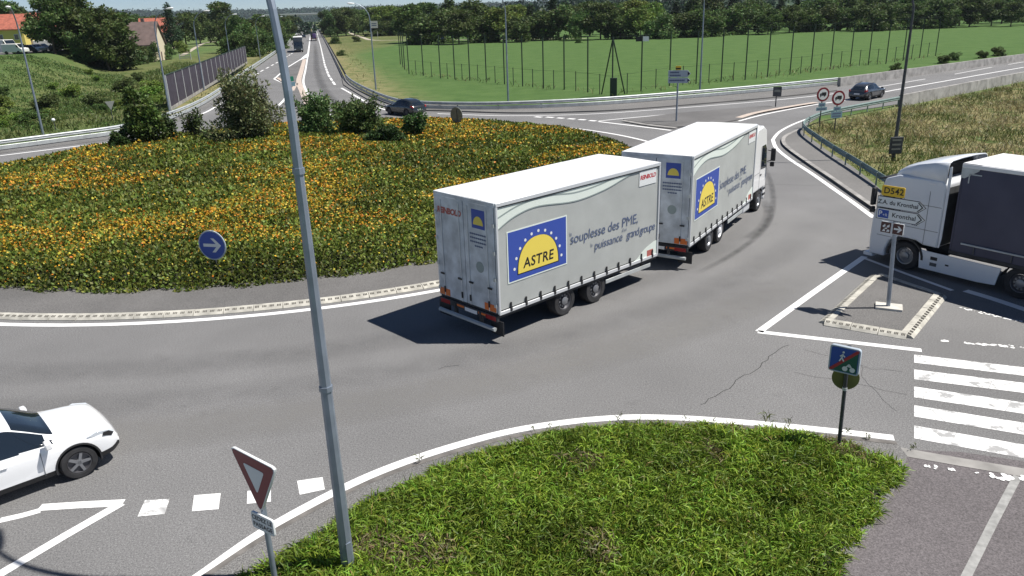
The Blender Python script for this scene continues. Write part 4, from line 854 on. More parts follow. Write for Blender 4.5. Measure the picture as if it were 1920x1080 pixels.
# ------------------------------------------------------------------ guard rails, parapets, lamps
def rail(label, P, side, z0=0., mat='galv', lower=True, post_step=4., post_to=1e9, h=.78, name='guard_rail'):
    """W-beam on posts; side = +1 when the beam faces the left of the path"""
    root = thing(name, label, 'guard rail', P[0]); o = P[0]; Q = [p-o for p in P]; N = normals2d(Q)
    prof = [(.0, h), (.05, h-.02), (.08, h-.06), (.08, h-.10), (.02, h-.14), (.02, h-.17), (.08, h-.21), (.08, h-.25), (.05, h-.29), (.0, h-.31), (-.012, h-.31), (.04, h-.25), (-.012, h-.155), (.04, h-.06), (-.012, h)]
    mb = MB(); mb.loft([[(q.x+n.x*a*side, q.y+n.y*a*side, z0+b) for a, b in prof] for q, n in zip(Q, N)], closed=True, caps=True); mb.build('beam', mat, root, True)
    if lower:
        pr = [(.06, h-.38), (.075, h-.40), (.06, h-.68), (.045, h-.68), (.055, h-.40), (.05, h-.38)]
        mb = MB(); mb.loft([[(q.x+n.x*a*side, q.y+n.y*a*side, z0+b) for a, b in pr] for q, n in zip(Q, N)], closed=True, caps=True); mb.build('lower_plate', mat, root)
    pm = MB(); pm.box((0, 0, (h-.03)/2), (.10, .055, h-.03)); pme = pm.mesh('post', 'galv_dark' if mat == 'galv' else mat)
    S = resample(Q, post_step)
    for i, p in enumerate(S):
        if (p+o).y > post_to: break
        t = S[min(i+1, len(S)-1)]-S[max(i-1, 0)]; nn = Vector((-t.y, t.x, 0)).normalized(); link_mesh('post', pme, root, (p.x-nn.x*side*.08, p.y-nn.y*side*.08, z0), math.atan2(t.y, t.x))
    return root
rail('pale galvanised guard rail with lower plate along the left curve, below the grass bank', px_line([(-40, 288), (0, 283), (120, 267), (240, 249), (330, 221), (385, 195), (425, 168)]), -1, 0)
rail('galvanised guard rail along the left shoulder of the main road', px_line([(425, 168), (450, 147), (480, 126), (500, 112), (523, 95), (545, 76), (563, 57), (572, 47)]), -1, 0, post_to=170)
rail('guard rail coloured near-black as in shade, along the right side of the main road', [G(*p) for p in ((590.5, 45), (598, 57), (606, 69), (620, 94), (631, 115), (641, 134), (649, 150))], 1, 0, 'plastic', post_to=0, h=.95)  # near-black material puts the shade of this rail's face into its colour
rail('galvanised double guard rail in front of the green field', px_line([(649, 150), (663, 163), (700, 183), (745, 200), (800, 206), (880, 208), (960, 207), (1080, 202), (1200, 194), (1400, 177), (1570, 160)]), -1, .06)
rail('greenish guard rail curving round the dry grass corner opposite the tractor', px_line([(1685, 198), (1620, 211), (1550, 226), (1520, 237), (1506, 247), (1507, 256), (1525, 271), (1560, 296), (1600, 322), (1640, 349), (1665, 366)], sub=8), 1, 0, MAT('rail_green_grey', (.20, .27, .25), .5, .3, var=.15), lower=False, post_step=2.6)

def parapet(label, a, b, h, thick, seg=3.0, z0=-.1):
    root = thing('parapet', label, 'wall', a); d = b-a; n = int(d.length/seg); ang = math.atan2(d.y, d.x); L_ = d.length/n
    mb = MB(); mb.prism([(-thick/2, 0), (thick/2, 0), (thick*.36, h), (-thick*.36, h)], lambda p, q, e: (e, p, q), -L_/2+.012, L_/2-.012); me = mb.mesh('panel', 'concrete')
    for i in range(n): c = d*((i+.5)/n); link_mesh('panel', me, root, (c.x, c.y, z0+random.uniform(-.01, .01)), ang)
    return root
e2 = (G(1920, 150)-G(1690, 197)).normalized()
parapet('grey concrete parapet above the dry grass bank', G(1687, 198), G(1920, 150)+e2*45, 1.0, .45)
e3 = (G(1920, 114)-G(1572, 163)).normalized()
parapet('grey concrete parapet between the side road and the green field', G(1572, 162), G(1920, 113)+e3*60, 1.0, .45)

def lamp(label, base, H, arm, head=.75, mat='pole', r0=.105, r1=.05, group=None, collars=(), n=8):
    root = thing('street_lamp', label, 'street lamp', base, 0, group); ax, ay = arm; al = math.hypot(ax, ay); u = Vector((ax/al, ay/al, 0))
    cv = 1.9 if H < 10.05 or collars == () else 2.9; zc = H-cv; pts = [(0, 0, 0), (0, 0, zc*.5), (0, 0, zc)]; rr = [r0, (r0+r1)/2+.005, r1+.01]
    for i in range(1, 9):
        t = i/8; a = t*math.pi/2*.92; pts.append((u.x*al*(1-math.cos(a)), u.y*al*(1-math.cos(a)), zc+cv*math.sin(a))); rr.append(r1+.01-.018*t)
    p = MB(); p.tube(pts, rr, n); pl = p.build('pole', mat, root, n > 8)
    for z in collars: c = MB(); rc = r0+(r1-r0)*z/H+.012; c.tube([(0, 0, z-.04), (0, 0, z+.04)], rc, n); c.build('collar', mat, pl)
    dr = MB(); dr.box((u.x*-.09, u.y*-.09, .62), (.03, .09, .4), Matrix.Rotation(math.atan2(u.y, u.x), 3, 'Z')); dr.build('access_door', mat, pl)
    e = Vector(pts[-1]); an = math.atan2(u.y, u.x)
    secs = []
    for x, wv, hv in ((-.12, .05, .04), (0, .11, .07), (.25, .17, .10), (.55, .19, .10), (head-.05, .13, .07), (head, .05, .03)):
        secs.append([(e.x+u.x*x-u.y*wv*math.cos(q), e.y+u.y*x+u.x*wv*math.cos(q), e.z+.05*x+hv*math.sin(q)) for q in [2*math.pi*k/12 for k in range(12)]])
    h = MB(); h.loft(secs, closed=True, caps=True); hd = h.build('lamp_head', 'lamp_white', root, True)
    g = MB(); c = e+u*.36; g.box((c.x, c.y, e.z-.075), (.42, .22, .04), Matrix.Rotation(an, 3, 'Z')); g.build('lens', 'lamp_glass', hd, bevel=.015)
    return root
lamp('tall grey octagonal street lamp rising from the low shrubs beside the give-way sign', G(657, 1092, 0.0), 10.1, (-.72, .85), collars=(3.5, 6.7), r0=.108, r1=.05)
lamp('street lamp standing at the foot of the grassy bank', G(81, 252), 10.2, (.6, -1.6))
lamp('street lamp at the front end of the dark noise barrier', G(318, 209), 10.0, (2.0, -.6))
lamp('street lamp in front of the middle of the noise barrier', G(383, 170), 10.0, (2.0, -.3))
lamp('street lamp before the far end of the noise barrier', G(435, 134), 9.8, (2.0, -.3))
for p in ((488, 110), (523, 92)): lamp('street lamp beside the wood along the main road', G(*p), 9.6, (2.0, -.2), group='lamps along the wood')
lamp('street lamp on the dry bank beside the main road guard rail', G(705, 168), 10.2, (-2.0, -.3))
lamp('street lamp behind the guard rail, before the high fence', G(953, 193), 10.4, (-1.0, -1.8), mat='pole')
lamp('street lamp behind the guard rail near the arrow-shaped signpost', G(1312, 173), 10.4, (-.8, -1.9))
lr = lamp('dark street lamp carrying a small sign on the dry grass corner', G(1674, 302), 9.8, (-1.8, .6), mat='pole_dark')
bx_ = MB(); bx_.box((0, -.12, .9), (.72, .08, .95)); bx_.build('sign_box', 'pole_dark', lr, bevel=.02)
for z in (.7, .95, 1.2): q = MB(); q.box((0, -.163, z), (.5, .012, .09)); q.build('sign_line', 'sign_back', lr)

# ------------------------------------------------------------------ signs
def plate(par, poly, mat, c, yaw, off=0., th=.03, name='plate', bevel=0, lean=0.):
    """flat plate; poly in (u, v); faces the side the letters are read from"""
    u = Vector((math.cos(yaw), math.sin(yaw), 0)); n = Vector((math.sin(yaw), -math.cos(yaw), 0)); c = Vector(c)
    mb = MB(); mb.prism(poly, lambda a, b, d: tuple(c+u*a+Vector((0, 0, b))+n*d), off, off+th); return mb.build(name, mat, par, bevel=bevel)
def rrect(w_, h_, r=.05, n=4):
    out = []
    for cx, cy, a0 in ((w_/2-r, h_/2-r, 0), (-w_/2+r, h_/2-r, 90), (-w_/2+r, -h_/2+r, 180), (w_/2-r, -h_/2+r, 270)):
        for i in range(n+1): a = R(a0+90*i/n); out.append((cx+r*math.cos(a), cy+r*math.sin(a)))
    return out
def disc(r, n=32, sx=1): return [(r*math.cos(2*math.pi*i/n)*sx, r*math.sin(2*math.pi*i/n)) for i in range(n)]
def tri(side, r=.05):
    hgt = side*.866; P = [Vector((-side/2, 0, 0)), Vector((side/2, 0, 0)), Vector((0, -hgt, 0))]; out = []
    for i in range(3):
        p, a, b = P[i], P[i-1], P[(i+1) % 3]; d0 = (a-p).normalized()*r; d1 = (b-p).normalized()*r; mid = p+(d0+d1)*.28
        out += [p+d0, mid, p+d1]
    return [(p.x, p.y) for p in out]
def post(par, h, r=.035, mat='pole', lean=0., n=10):
    mb = MB(); mb.tube([(0, 0, -.05), (lean*h, 0, h)], r, n); return mb.build('post', mat, par, True)
def scale_poly(P, k): return [(a*k, b*k) for a, b in P]
def TX(par, body, size, mat, c, yaw, du, dv, off, **k):
    u = Vector((math.cos(yaw), math.sin(yaw), 0)); n = Vector((math.sin(yaw), -math.cos(yaw), 0)); return text_on(par, body, size, mat, Vector(c)+u*du+Vector((0, 0, dv))+n*off, u, (0, 0, 1), **k)

def DR(par, n, w_, h_, mat, c, yaw, du, dv, off):
    u = Vector((math.cos(yaw), math.sin(yaw), 0)); n_ = Vector((math.sin(yaw), -math.cos(yaw), 0)); return dash_row(par, n, w_, h_, mat, Vector(c)+u*du+Vector((0, 0, dv))+n_*off, u, (0, 0, 1))
# give-way sign
B = G(521, 1118); sg1 = thing('give_way_sign', 'red and white triangular give-way sign with small lettered plate beneath', 'road sign', B); yw = R(-38)
post(sg1, 2.28, .045)
ctop = ray_at(480, 853, B.y-.05)-B; s0 = 1.12
def tri_c(side, sc): hgt = side*.866; cy = -hgt/3; return [(a*sc, (b-cy)*sc+cy) for a, b in tri(side, .09)]
bp = plate(sg1, tri(s0, .09), 'sign_white', ctop, yw, .03, .045, 'plate', .006); plate(sg1, tri_c(s0, .95), 'sign_red', ctop, yw, .075, .003, 'red_border'); plate(sg1, tri_c(s0, .46), 'sign_white', ctop, yw, .079, .003, 'white_centre')
cc = ray_at(498.5, 978, B.y-.04)-B; pq = plate(sg1, rrect(.50, .29, .04), 'sign_white', cc, R(-34), .03, .035, 'lettered_plate', .005)
TX(sg1, 'CEDEZ LE', .105, 'black_ink', cc, R(-34), 0, .06, .068, spacing=1.0, bold=.002); TX(sg1, 'PASSAGE', .105, 'black_ink', cc, R(-34), 0, -.06, .068, spacing=1.05, bold=.002)
for z in (ctop.z-.25, ctop.z-.75): c_ = MB(); c_.tube([(0, 0, z-.03), (0, 0, z+.03)], .055, 10); c_.build('clamp', 'galv', sg1)
# keep-right arrow sign on the island
cb = G(399.5, 459, 1.35); sg2 = thing('arrow_sign', 'round blue sign with white arrow pointing right, standing in the flower bed', 'road sign', (cb.x, cb.y, .1)); yw = R(-14)
post(sg2, 1.3, .035, 'pole_dark'); c = (0, 0, 1.25)
plate(sg2, disc(.53), 'sign_grey', c, yw, .03, .035, 'plate', .006); plate(sg2, disc(.485), 'sign_blue', c, yw, .066, .003, 'blue_face')
arrow = [(-.33, -.055), (.16, -.055), (-.02, -.25), (.11, -.25), (.36, 0), (.11, .25), (-.02, .25), (.16, .055), (-.33, .055)]
plate(sg2, arrow, 'sign_white', c, yw, .070, .003, 'arrow')
# round sign seen from behind
cb = G(856.5, 214.5, 1.45); sg3 = thing('round_sign', 'grey back of a round sign at the far edge of the flower bed', 'road sign', (cb.x, cb.y, .1)); post(sg3, 1.3, .035, 'pole_dark')
plate(sg3, disc(.60), 'sign_back', (0, 0, 1.3), R(-38), .02, .04, 'plate', .006); ch = MB(); ch.box((0, -.09, 1.3), (.05, .05, .9)); ch.build('back_channel', 'galv_dark', sg3)
# end-of-path sign
B = G(1571, 850, .05); sg4 = thing('path_sign', 'square blue-green end-of-path sign with red bar above a round sign back', 'road sign', B); yw = R(-38); ln = -.02
post(sg4, 2.36, .038, 'pole_dark', ln)
c = (ln*2.14-.04, 0, 2.10); plate(sg4, rrect(.56, .55, .06), 'sign_grey', c, yw, .03, .08, 'plate', .01)
f_ = plate(sg4, rrect(.50, .49, .05), 'sign_blue', c, yw, .111, .003, 'blue_face'); plate(sg4, [(-.245, -.235), (.24, -.235), (.24, .235)], MAT('sign_deep_green', (.012, .10, .075), .4), c, yw, .1145, .002, 'green_half')
plate(sg4, [(-.25, -.24), (-.205, -.24), (.25, .205), (.25, .24), (.205, .24), (-.25, -.205)], MAT('sign_red_bar', (.40, .03, .05), .4), c, yw, .118, .002, 'red_bar')
def stick(segs, wd_, mat='sign_white', off=.1205):
    for (x0, y0), (x1, y1) in segs:
        d = Vector((x1-x0, y1-y0, 0)); n_ = Vector((-d.y, d.x, 0)).normalized()*wd_; plate(sg4, [(x0+n_.x, y0+n_.y), (x0-n_.x, y0-n_.y), (x1-n_.x, y1-n_.y), (x1+n_.x, y1+n_.y)], mat, c, yw, off, .002, 'pictogram')
stick((((-.03, .13), (-.045, .05)), ((-.045, .05), (-.085, -.03)), ((-.045, .05), (-.005, -.02)), ((-.035, .11), (.01, .07)), ((-.035, .11), (-.08, .07)), ((.10, -.06), (.045, -.13)), ((.10, -.06), (.15, -.13)), ((.06, -.10), (.135, -.11))), .012)
for x, y in ((-.025, .165),): plate(sg4, [(x+.022*math.cos(t), y+.022*math.sin(t)) for t in [2*math.pi*k/10 for k in range(10)]], 'sign_white', c, yw, .1205, .002, 'pictogram')
for x in (.03, .165): plate(sg4, [(x+.05*math.cos(t), -.165+.05*math.sin(t)) for t in [2*math.pi*k/14 for k in range(14)]], 'sign_white', c, yw, .1205, .002, 'pictogram')
plate(sg4, disc(.25), 'olive', (ln*1.66, 0, 1.66), R(-20), -.07, .03, 'round_plate', .004)
for z in (1.45, 1.95): c_ = MB(); c_.tube([(ln*z, 0, z-.03), (ln*z, 0, z+.03)], .048, 10); c_.build('clamp', 'galv', sg4)
# direction signpost on the splitter
B = G(1665, 577, .09); sg5 = thing('signpost', 'signpost with white arrow boards reading Z.A. du Kronthal on the splitter island', 'road sign', B); ln = -.052; yw = R(-51)
mb = MB(); mb.tube([(0, 0, 0), (ln*3.4, 0, 3.4)], .058, 8); mb.build('post', 'pole', sg5)
ft = MB(); ft.box((.02, 0, .02), (.72, .5, .09), Matrix.Rotation(R(-25), 3, 'Z')); ft.build('foot_slab', 'concrete_light', sg5, bevel=.01)
def C5(z, off=0.): return Vector((ln*z+math.cos(yw)*off, math.sin(yw)*off, z))
def board(w_, h_): return [(-w_/2, -h_/2), (w_/2-.19, -h_/2), (w_/2, 0), (w_/2-.19, h_/2), (-w_/2, h_/2)]
for z, txt in ((3.14, 'Z.A. du Kronthal'), (2.80, 'Kronthal')):
    c = C5(z, .15); b0 = plate(sg5, board(1.34, .32), 'black_ink', c, yw, .06, .03, 'arrow_board', .004); plate(sg5, [(a_*.975, b_*.90) for a_, b_ in board(1.34, .32)], 'sign_white', c, yw, .091, .002, 'board_face')
    plate(sg5, [(.435, -.125), (.475, -.125), (.60, 0), (.475, .125), (.435, .125), (.56, 0)], 'black_ink', c, yw, .0945, .002, 'arrow_head')
    if txt[0] == 'Z': TX(sg5, txt, .165, 'black_ink', c, yw, -.09, 0, .095, shear=.0, spacing=.98, bold=.003)
    else:
        TX(sg5, txt, .175, 'black_ink', c, yw, .10, 0, .095, spacing=1.05, bold=.003); plate(sg5, [(-.62, -.115), (-.32, -.115), (-.32, .115), (-.62, .115)], 'sign_blue', c, yw, .0945, .002, 'blue_field')
        TX(sg5, 'P', .20, 'sign_white', c, yw, -.555, 0, .098, bold=.004); TX(sg5, '+R', .12, 'sign_white', c, yw, -.42, -.03, .098)
c = C5(3.47, -.10); plate(sg5, rrect(.64, .29, .04), 'sign_yellow', c, yw, .06, .03, 'number_plate', .004); TX(sg5, 'D542', .24, 'black_ink', c, yw, .02, 0, .092, spacing=1.05, bold=.004)
for k, off in enumerate((-.22, .12)):
    c = C5(2.42, off); plate(sg5, rrect(.31, .33, .02), 'sign_white', c, yw, .06, .028, 'brown_plate', .003); plate(sg5, rrect(.285, .305, .015), 'sign_brown', c, yw, .089, .002, 'plate_face')
    if k: plate(sg5, [(-.11, -.025), (.03, -.025), (-.02, -.09), (.03, -.09), (.12, 0), (.03, .09), (-.02, .09), (.03, .025), (-.11, .025)], 'sign_white', c, yw, .092, .002, 'arrow')
    else:
        for P_ in ([(-.10, .02), (-.03, .10), (-.01, .03), (-.06, -.01)], [(.02, .04), (.10, .10), (.10, .02), (.05, .0)], [(-.10, -.12), (-.04, -.04), (.0, -.12)], [(.02, -.12), (.06, -.05), (.11, -.06), (.11, -.12)], [(-.03, -.02), (.04, .0), (.03, -.05), (-.02, -.05)]): plate(sg5, P_, 'sign_white', c, yw, .092, .002, 'pictogram')
for z in (2.42, 2.80, 3.14, 3.42): c_ = MB(); c_.tube([(ln*z, 0, z-.025), (ln*z, 0, z+.025)], .07, 8); c_.build('clamp', 'galv', sg5)
# pair of lorry-ban signs
def ban(px, lbl, wide):
    B = G(*px); s = thing('lorry_ban_sign', lbl, 'road sign', B); yw = R(12); post(s, 2.7, .04, 'pole_dark'); c = (0, 0, 2.35)
    plate(s, disc(.50), 'sign_red', c, yw, .04, .04, 'plate', .005); plate(s, disc(.37), 'sign_white', c, yw, .081, .003, 'white_face')
    l_ = plate(s, [(-.12, -.08), (.24, -.08), (.24, .15), (-.12, .15)], 'black_ink', c, yw, .085, .003, 'lorry_box'); plate(s, [(-.26, -.08), (-.14, -.08), (-.14, .09), (-.22, .09), (-.26, .02)], 'black_ink', c, yw, .085, .003, 'lorry_cab')
    for x in (-.19, .12): plate(s, [(x+.045*math.cos(t), -.11+.045*math.sin(t)) for t in [2*math.pi*k/10 for k in range(10)]], 'black_ink', c, yw, .089, .003, 'lorry_wheel')
    plate(s, rrect(.55, .28, .02), 'sign_teal', (0, 0, 1.62), yw, .04, .03, 'plate'); DR(s, 4, .4, .13, 'ink', (0, 0, 1.62), yw, 0, 0, .073)
    plate(s, rrect(.85, .24 if not wide else .45, .02), 'sign_teal', (0, 0, 1.33 if not wide else 1.22), yw, .04, .03, 'plate')
    for k in range(1 if not wide else 2): DR(s, 7, .68, .10, 'ink', (0, 0, 1.33 if not wide else 1.30-.18*k), yw, 0, 0, .073)
ban((1536, 239), 'round lorry-ban sign with a single narrow lower plate, behind the guard rail', False); ban((1564, 248), 'round lorry-ban sign with a tall lower plate, on the dry grass', True)
# far arrow sign
B = G(1268, 227, .1); s = thing('signpost', 'pale arrow-shaped direction sign with yellow number plate before the green field', 'road sign', B); yw = R(-14); post(s, 4.1, .07, 'pole')
for z, h_ in ((3.62, .52), (3.12, .40)):
    plate(s, [(-.75, -h_/2), (.72, -h_/2), (.95, 0), (.72, h_/2), (-.75, h_/2)], 'sign_grey', (0, 0, z), yw, .08, .04, 'arrow_board', .005); plate(s, [(.72, -h_*.3), (.90, 0), (.72, h_*.3)], 'black_ink', (0, 0, z), yw, .121, .003, 'arrow_head')
DR(s, 6, .7, .13, 'ink', (0, 0, 3.72), yw, -.25, 0, .123); DR(s, 7, .85, .12, 'ink', (0, 0, 3.5), yw, -.2, 0, .123); DR(s, 9, 1.2, .13, 'ink', (0, 0, 3.12), yw, -.05, 0, .123)
plate(s, rrect(.42, .3, .03), 'sign_yellow', (.0, 0, 4.05), yw, .08, .04, 'number_plate', .005); plate(s, rrect(.40, .1, .02), 'black_ink', (0, 0, 4.0), yw, .121, .003, 'number_band')
# sign on the main-road splitter
B = G(547, 199, .1); s = thing('signpost', 'green and teal direction boards on the main-road splitter island', 'road sign', B); yw = R(18); post(s, 2.6, .05)
plate(s, rrect(1.05, .48, .05), 'sign_green', (.0, 0, 2.75), yw, .05, .04, 'green_board', .005); plate(s, rrect(1.15, .42, .05), 'sign_teal', (.05, 0, 2.22), yw, .05, .04, 'teal_board', .005)
plate(s, disc(.28), 'sign_white', (.02, 0, 1.55), yw, .05, .04, 'round_plate', .005)
# small dark sign
B = G(1454, 199, .1); s = thing('small_sign', 'dark square sign back on a short post beside the side road', 'road sign', B); post(s, 1.2, .05, 'pole_dark'); plate(s, rrect(.72, .82, .04), 'pole_dark', (.05, 0, 1.25), R(-10), .02, .05, 'plate', .006); plate(s, rrect(.5, .2, .02), 'sign_back', (.05, 0, 1.3), R(-10), .071, .003, 'label')
# sign back by the ditch
B = G(213, 231); s = thing('triangle_sign', 'grey back of a triangular sign behind the left guard rail', 'road sign', B); post(s, 1.9, .04, 'pole_dark'); plate(s, [(-.45, 0), (.45, 0), (0, -.8)], 'sign_back', (0, 0, 2.0), R(50), .03, .04, 'plate', .005)
B = G(104, 243); s = thing('marker_post', 'short post with bright round white head behind the left guard rail', 'marker', B); post(s, .75, .04, 'pole_dark')
mb = MB(); mb.lathe_y([(.001, -.16), (.09, -.13), (.15, -.05), (.15, .05), (.09, .13), (.001, .16)], 12, (0, 0, .85)); mb.build('round_head', 'lamp_white', s, True)
# billboard beyond the field
B = Vector((ray_at(702, 55, 330).x, 330, -.1)); s = thing('notice_board', 'white notice board standing before the trees beyond the field', 'sign', B)
for x in (-1.1, 1.1): mb = MB(); mb.box((x, 0, 1.5), (.14, .14, 3.2)); mb.build('post', 'wall_white', s)
c = (0, 0, ray_at(702, 46, 330).z+.1); plate(s, rrect(3.0, 2.7, .05), 'wall_white', c, 0, .08, .06, 'board', .01)
for dv in (.35, -.35): plate(s, rrect(2.0, .32, .03), 'ink', (c[0], c[1], c[2]+dv), 0, .142, .004, 'text_line')

# ------------------------------------------------------------------ fences
def noise_barrier():
    a, b = G(320, 206), G(463, 118); d = b-a; root = thing('noise_barrier', 'dark panelled noise barrier with pale posts beside the main road', 'fence', a); n = 18; ang = math.atan2(d.y, d.x); L_ = d.length/n; h = 3.3
    pm = MB(); pm.box((L_/2, 0, h/2+.2), (L_-.14, .12, h)); pme = pm.mesh('panel', 'fence_panel'); bm_ = MB(); bm_.box((L_/2, 0, .12), (L_-.12, .2, .36)); bme = bm_.mesh('base_panel', 'concrete'); qm = MB(); qm.box((0, 0, h/2+.12), (.16, .2, h+.24)); qme = qm.mesh('post', 'post_white')
    rot = Matrix.Rotation(ang, 3, 'Z')
    for i in range(n+1):
        p = d*(i/n); link_mesh('post', qme, root, (p.x, p.y, 0), ang)
        if i < n: link_mesh('panel', pme, root, (p.x, p.y, 0), ang); link_mesh('base_panel', bme, root, (p.x, p.y, 0), ang)
    cp_ = MB(); cp_.box((d.x/2, d.y/2, h+.23), (d.length, .2, .07), rot); cp_.build('top_rail', 'green_post', root)
noise_barrier()
def high_fence():
    px = [(751, 120), (755, 125), (759, 130), (767, 138), (794, 141), (826, 146), (853, 148), (881, 150), (912, 153), (946, 157), (980, 161), (1019, 165), (1058, 167), (1102, 172), (1148, 180), (1202, 170), (1255, 160), (1305, 156), (1352, 152), (1397, 149), (1439, 143), (1481, 139), (1520, 135), (1557, 128), (1594, 123), (1628, 121), (1661, 119), (1693, 113), (1724, 108), (1754, 104)]
    P = [G(*p) for p in px]; o = P[0]; root = thing('field_fence', 'tall dark-green post fence along the edge of the green field', 'fence', o); h = 5.9
    m1 = MB(); m1.tube([(0, 0, -.1), (0, 0, h)], .075, 6); me1 = m1.mesh('tall_post', 'green_post'); m2 = MB(); m2.tube([(0, 0, -.1), (0, 0, 2.1)], .05, 5); me2 = m2.mesh('short_post', 'green_post')
    for i, p in enumerate(P):
        link_mesh('tall_post', me1, root, p-o)
        if 3 <= i < len(P)-1: q = (p+P[i+1])/2-o; link_mesh('short_post', me2, root, q)
    c = P[14]-o
    for sx in (-1, 1): b = MB(); e = (P[13] if sx < 0 else P[15])-o; f = c+(e-c)*.42; b.tube([(c.x, c.y, h-.1), (f.x, f.y, 0)], .07, 6); b.build('brace', 'green_post', root)
    g = MB(); g.box((c.x+.1, c.y-.1, .85), (.7, .3, 2.0)); g.build('cabinet', 'green_post', root, bevel=.02)
    for z in (2.0, h-.05):
        w_ = MB(); w_.tube([(p.x-o.x, p.y-o.y, z) for p in P], .012, 3, False); w_.build('wire', 'green_post', root)
high_fence()

# ------------------------------------------------------------------ planting: flower bed
def bed_h(x, y):
    r = np.hypot(x-CEN.x, y-CEN.y)/R_BED; return .1+.52*smooth(1.0, .93, r)+.42*np.clip(1-r*r, 0, 1)+.20*(vnoise(x, y, 1.9, 5)-.5)*smooth(1., .9, r)+.14*(vnoise(x, y, .8, 6)-.5)*smooth(1., .9, r)
def flower_bed():
    rng = np.random.default_rng(3); n = 560000; rr = R_BED*np.sqrt(rng.random(n)); th = 2*np.pi*rng.random(n); x = CEN.x+rr*np.cos(th); y = CEN.y+rr*np.sin(th)
    edge = R_BED-.45+.55*vnoise(np.cos(th)*40, np.sin(th)*40, 2.0, 9); d = np.hypot(x, y); keep = (rr < edge) & (rng.random(n) < np.clip((26./d)**1.5, .16, 1)) & (x > -37)
    x, y, d, rr = x[keep], y[keep], d[keep], rr[keep]; k = len(x)
    z = bed_h(x, y)-rng.random(k)**1.6*.20*np.clip(d/30, .7, 1.2)+.05*rng.normal(size=k)*0+.06*rng.random(k)
    P = np.stack([x, y, z], 1); D = rng.normal(size=(k, 3)); D[:, 2] = np.abs(D[:, 2])*.8+.35; ln = (.10+.07*rng.random(k))*np.clip(d/28, .85, 2.0)**.75
    V = leaves(P, D, ln, ln*.62, rng)
    tone = vnoise(x, y, 3.2, 1)*.6+vnoise(x, y, 1.1, 2)*.4; c = vary(k, (.112, .168, .030), rng, .32, .35)*(0.50+.95*tone)[:, None]
    # flowers in drifts
    nf = 250000; r2 = R_BED*np.sqrt(rng.random(nf)); t2 = 2*np.pi*rng.random(nf); fx = CEN.x+r2*np.cos(t2); fy = CEN.y+r2*np.sin(t2); fd = np.hypot(fx, fy)
    drift = .55*vnoise(fx, fy, 5.0, 11)+.30*vnoise(fx, fy, 1.8, 12)+.15*vnoise(fx, fy, .6, 13); front = smooth(24.5, 33, fy)
    dens = smooth(.40, .66, drift)*(.22+.78*front)*.8+.05
    keep = (r2 < R_BED-.35) & (rng.random(nf) < dens*np.clip((28./fd)**1.2, .25, 1)*1.15) & (fx > -37); fx, fy, fd = fx[keep], fy[keep], fd[keep]; kf = len(fx)
    fz = bed_h(fx, fy)+.03+.09*rng.random(kf); PF = np.stack([fx, fy, fz], 1); DF = rng.normal(size=(kf, 3)); DF[:, 2] *= .35
    lf = (.055+.05*rng.random(kf))*np.clip(fd/28, .85, 2.3)**.9; VF = leaves(PF, DF, lf, lf*.95, rng); cf = vary(kf, (.62, .36, .03), rng, .18); mix = rng.random(kf) < .30; cf[mix] = vary(mix.sum(), (.60, .22, .03), rng, .2); yl = rng.random(kf) < .3; cf[yl] = vary(yl.sum(), (.62, .50, .07), rng, .15)
    o = bpy.data.objects.new('flower_bed', quads_mesh('flower_bed', np.concatenate([V, VF]), np.concatenate([c, cf]), 'leaf_bed')); COL.objects.link(o)
    tag(o, 'low green ground cover thick with orange and yellow flowers on the roundabout island', 'flower bed', kind='stuff')
    mb = MB(); secs = []
    for i in range(26):
        r_ = (R_BED-.5)*(1-i/25.); secs.append([(CEN.x+r_*math.cos(2*math.pi*j/90), CEN.y+r_*math.sin(2*math.pi*j/90), 0) for j in range(90)])
    secs = [[(p[0], p[1], float(bed_h(p[0], p[1]))-.17 if i else .095) for p in s_] for i, s_ in enumerate(secs)]; mb.loft(secs, closed=True); so = mb.build('planting_soil', 'soil'); tag(so, kind='structure')
flower_bed()

def foliage(name, clumps, n, leaf, base, seed, par=None, mat='leaf', yel=.3, up=.0, asp=.6, inner=.45):
    """leaf faces spread through a set of lobes (centre, radii)"""
    rng = np.random.default_rng(seed); vol = np.array([r[0]*r[1]*r[2] for _, r in clumps])**.72; idx = rng.choice(len(clumps), n, p=vol/vol.sum())
    C = np.array([c for c, _ in clumps])[idx]; Rr = np.array([r for _, r in clumps])[idx]; q = rng.normal(size=(n, 3)); q /= np.linalg.norm(q, axis=1, keepdims=True); rad = inner+(1-inner)*rng.random(n)**.55; rad *= 1+.16*rng.normal(size=n)*(rng.random(n) < .35)
    P = C+q*Rr*rad[:, None]; D = q*.7+rng.normal(size=(n, 3))*.75; D[:, 2] += up; ln = leaf*(.65+.7*rng.random(n)); V = leaves(P, D, ln, ln*asp, rng)
    tone = (vnoise(P[:, 0]+P[:, 2], P[:, 1]-P[:, 2], leaf*5, seed)*.7+.65); c = vary(n, base, rng, .2, yel)*tone[:, None]
    return quads_mesh(name, V, c, mat)

